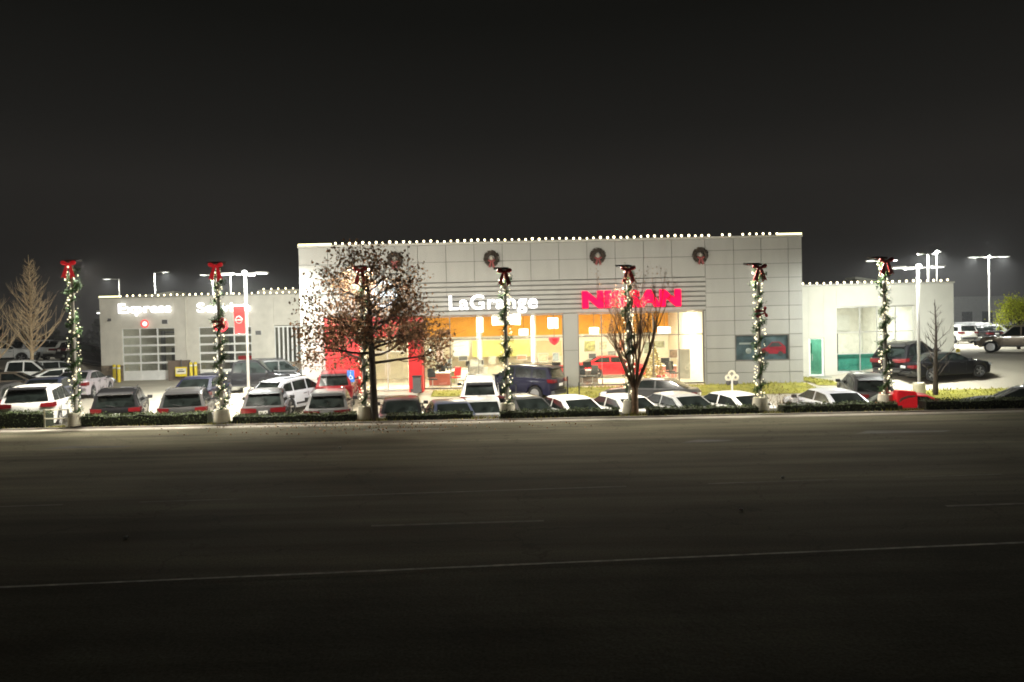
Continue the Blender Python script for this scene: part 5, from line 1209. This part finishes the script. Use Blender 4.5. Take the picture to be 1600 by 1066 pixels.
# desks and chairs
def desk(px, Y, w, m, label):
    x = at(px, 600, Y).x; r = thing('sales_desk', (x, Y, .02), label, 'desk', 'sales desks')
    b = MB(); b.box(-w / 2, w / 2, -.4, .4, .72, .77); b.build('desk_top', M_WHITE, r, bevel=.01)
    b = MB(); b.box(-w / 2 + .05, w / 2 - .05, -.36, -.32, .05, .71); b.build('front_panel', m, r)
    for s in (-1, 1): b = MB(); b.box(s * (w / 2 - .06) - .03, s * (w / 2 - .06) + .03, -.31, .36, 0, .71); b.build('leg', M_ALU, r)
    b = MB(); b.box(-.25, .25, .0, .04, .9, 1.22); b.box(-.04, .04, .03, .06, .78, .95); tag(b.build('monitor', M_BLACK, org=None), 'black monitor on the ' + label[0:label.index(' in')] if ' in' in label else 'black monitor on the ' + label, 'monitor'); bpy.data.objects[-1 if False else [o.name for o in bpy.data.objects if o.name.startswith('monitor')][-1]].location = (x, Y, .02)
desk(688, 42.6, 1.3, mat('desk_red', (.5, .12, .08), .5), 'red fronted desk in the corner by the portal')
desk(700, 44.4, 1.2, mat('desk_olive', (.25, .24, .12), .5), 'olive fronted desk in the first glass front')
desk(735, 46.5, 2.2, M_WHITE, 'long white desk in the first glass front')
desk(870, 42.4, 1.1, mat('desk_grey', (.32, .32, .31), .5), 'grey desk in the bay by the pier')
desk(918, 42.0, 1.2, mat('desk_taupe', (.3, .22, .18), .5), 'taupe desk in the second front by the pier')
desk(1040, 44.6, 1.3, mat('desk_pink', (.7, .3, .26), .5), 'pink fronted desk in the second front by the golden tree')
CH = None
for k, (px, Y, an, m, lab) in enumerate(((676, 41.6, 20, M_BLACK, 'black office chair before the red fronted desk'), (694, 43.5, 160, M_BLACK, 'black office chair at the olive fronted desk'), (712, 42.6, -30, M_RED, 'red lounge chair in the first glass front'),
        (738, 45.4, 10, M_DKGREY, 'grey office chair at the long white desk'), (860, 41.5, 40, M_BLACK, 'black office chair at the grey desk by the pier'), (876, 41.7, -20, M_RED, 'red chair by the pier in the first glass front'),
        (910, 41.2, 10, M_BLACK, 'black office chair at the taupe desk'), (926, 41.3, -40, M_DKGREY, 'grey office chair beside the taupe desk'), (1000, 42.2, 30, M_RED, 'red chair beside the gold gift box'), (1048, 43.5, 0, M_BLACK, 'black office chair at the pink fronted desk'), (1054, 42.3, 60, M_DKGREY, 'grey chair beside the grey partition'))):
    x = at(px, 600, Y).x
    r = thing('office_chair', (x, Y, .02), lab, 'chair', 'chairs in the showroom', R_(an))
    b = MB(); b.box(-.24, .24, -.24, .24, .42, .50); b.build('seat', m, r, bevel=.03)
    b = MB(); b.obox((0, .24, .80), (.46, .06, .52), Matrix.Rotation(R_(-8), 3, 'X')); b.build('backrest', m, r, bevel=.03)
    b = MB(); b.path([(0, 0, .08), (0, 0, .42)], .03, 6)
    for q in range(5): a = q * 1.2566; b.path([(0, 0, .09), (.26 * math.cos(a), .26 * math.sin(a), .04)], .02, 5)
    b.build('base', M_ALU, r)
# decorated tree
p = at(1021, 600, 43.0); r = thing('christmas_tree', (p.x, 43, .02), 'golden lit christmas tree inside the second glass front', 'christmas tree')
b = MB(); b.path([(0, 0, 0), (0, 0, 2.4)], [.06, .01], 6); b.build('trunk', M_BARK, r); b = MB()
for _ in range(1500):
    t = random.random() ** 1.3; a = random.random() * 6.283; rr = .72 * (1 - t) * math.sqrt(random.uniform(.35, 1)); b.leaf((rr * math.cos(a), rr * math.sin(a), .25 + 2.2 * t), random.uniform(.08, .16), 0, .4)
b.build('crown', mat('tree_gold', (.34, .26, .06), .6, var=.5, island=.5), r)
for k in range(40):
    t = k / 40; a = k * 2.4; rr = .74 * (1 - t); o = bpy.data.objects.new('bulb', gb); COL.objects.link(o); o.parent = r; o.location = (rr * math.cos(a), rr * math.sin(a), .28 + 2.15 * t)
for px, Y, sz, m, lab in ((1033, 42.4, .42, PR, 'red wrapped gift box beside the golden tree'), (1040, 42.2, .3, M_PED, 'cream gift box beside the red gift box'), (1012, 42.3, .34, mat('gift_gold', (.6, .42, .1), .4), 'gold gift box under the golden tree')):
    x = at(px, 600, Y).x; r = thing('gift_box', (x, Y, .02), lab, 'gift', 'gift boxes under the tree'); b = MB(); b.box(-sz / 2, sz / 2, -sz / 2, sz / 2, 0, sz * .8); b.build('box', m, r, bevel=.01)
    b = MB(); b.box(-.03, .03, -sz / 2 - .006, sz / 2 + .006, .005, sz * .8 + .006); b.build('ribbon', M_WHITE, r)

# ------------------------------------------------------------------ thin night haze
b = MB(); b.box(-260, 260, -60, 215, -2, 16)
hz = b.build('haze', mat('haze_unused', (.5, .5, .5)), None); hz['kind'] = 'stuff'
hm = bpy.data.materials.new('haze_air'); hm.use_nodes = True; n = hm.node_tree; n.nodes.clear()
o = n.nodes.new('ShaderNodeOutputMaterial'); v = n.nodes.new('ShaderNodeVolumePrincipled'); v.inputs['Density'].default_value = HAZE
v.inputs['Color'].default_value = (.92, .92, .95, 1); v.inputs['Anisotropy'].default_value = .35
n.links.new(v.outputs[0], o.inputs['Volume']); hz.data.materials.clear(); hz.data.materials.append(hm)
tag(hz, 'thin night haze glowing around the lot lamps', 'haze', kind='stuff')
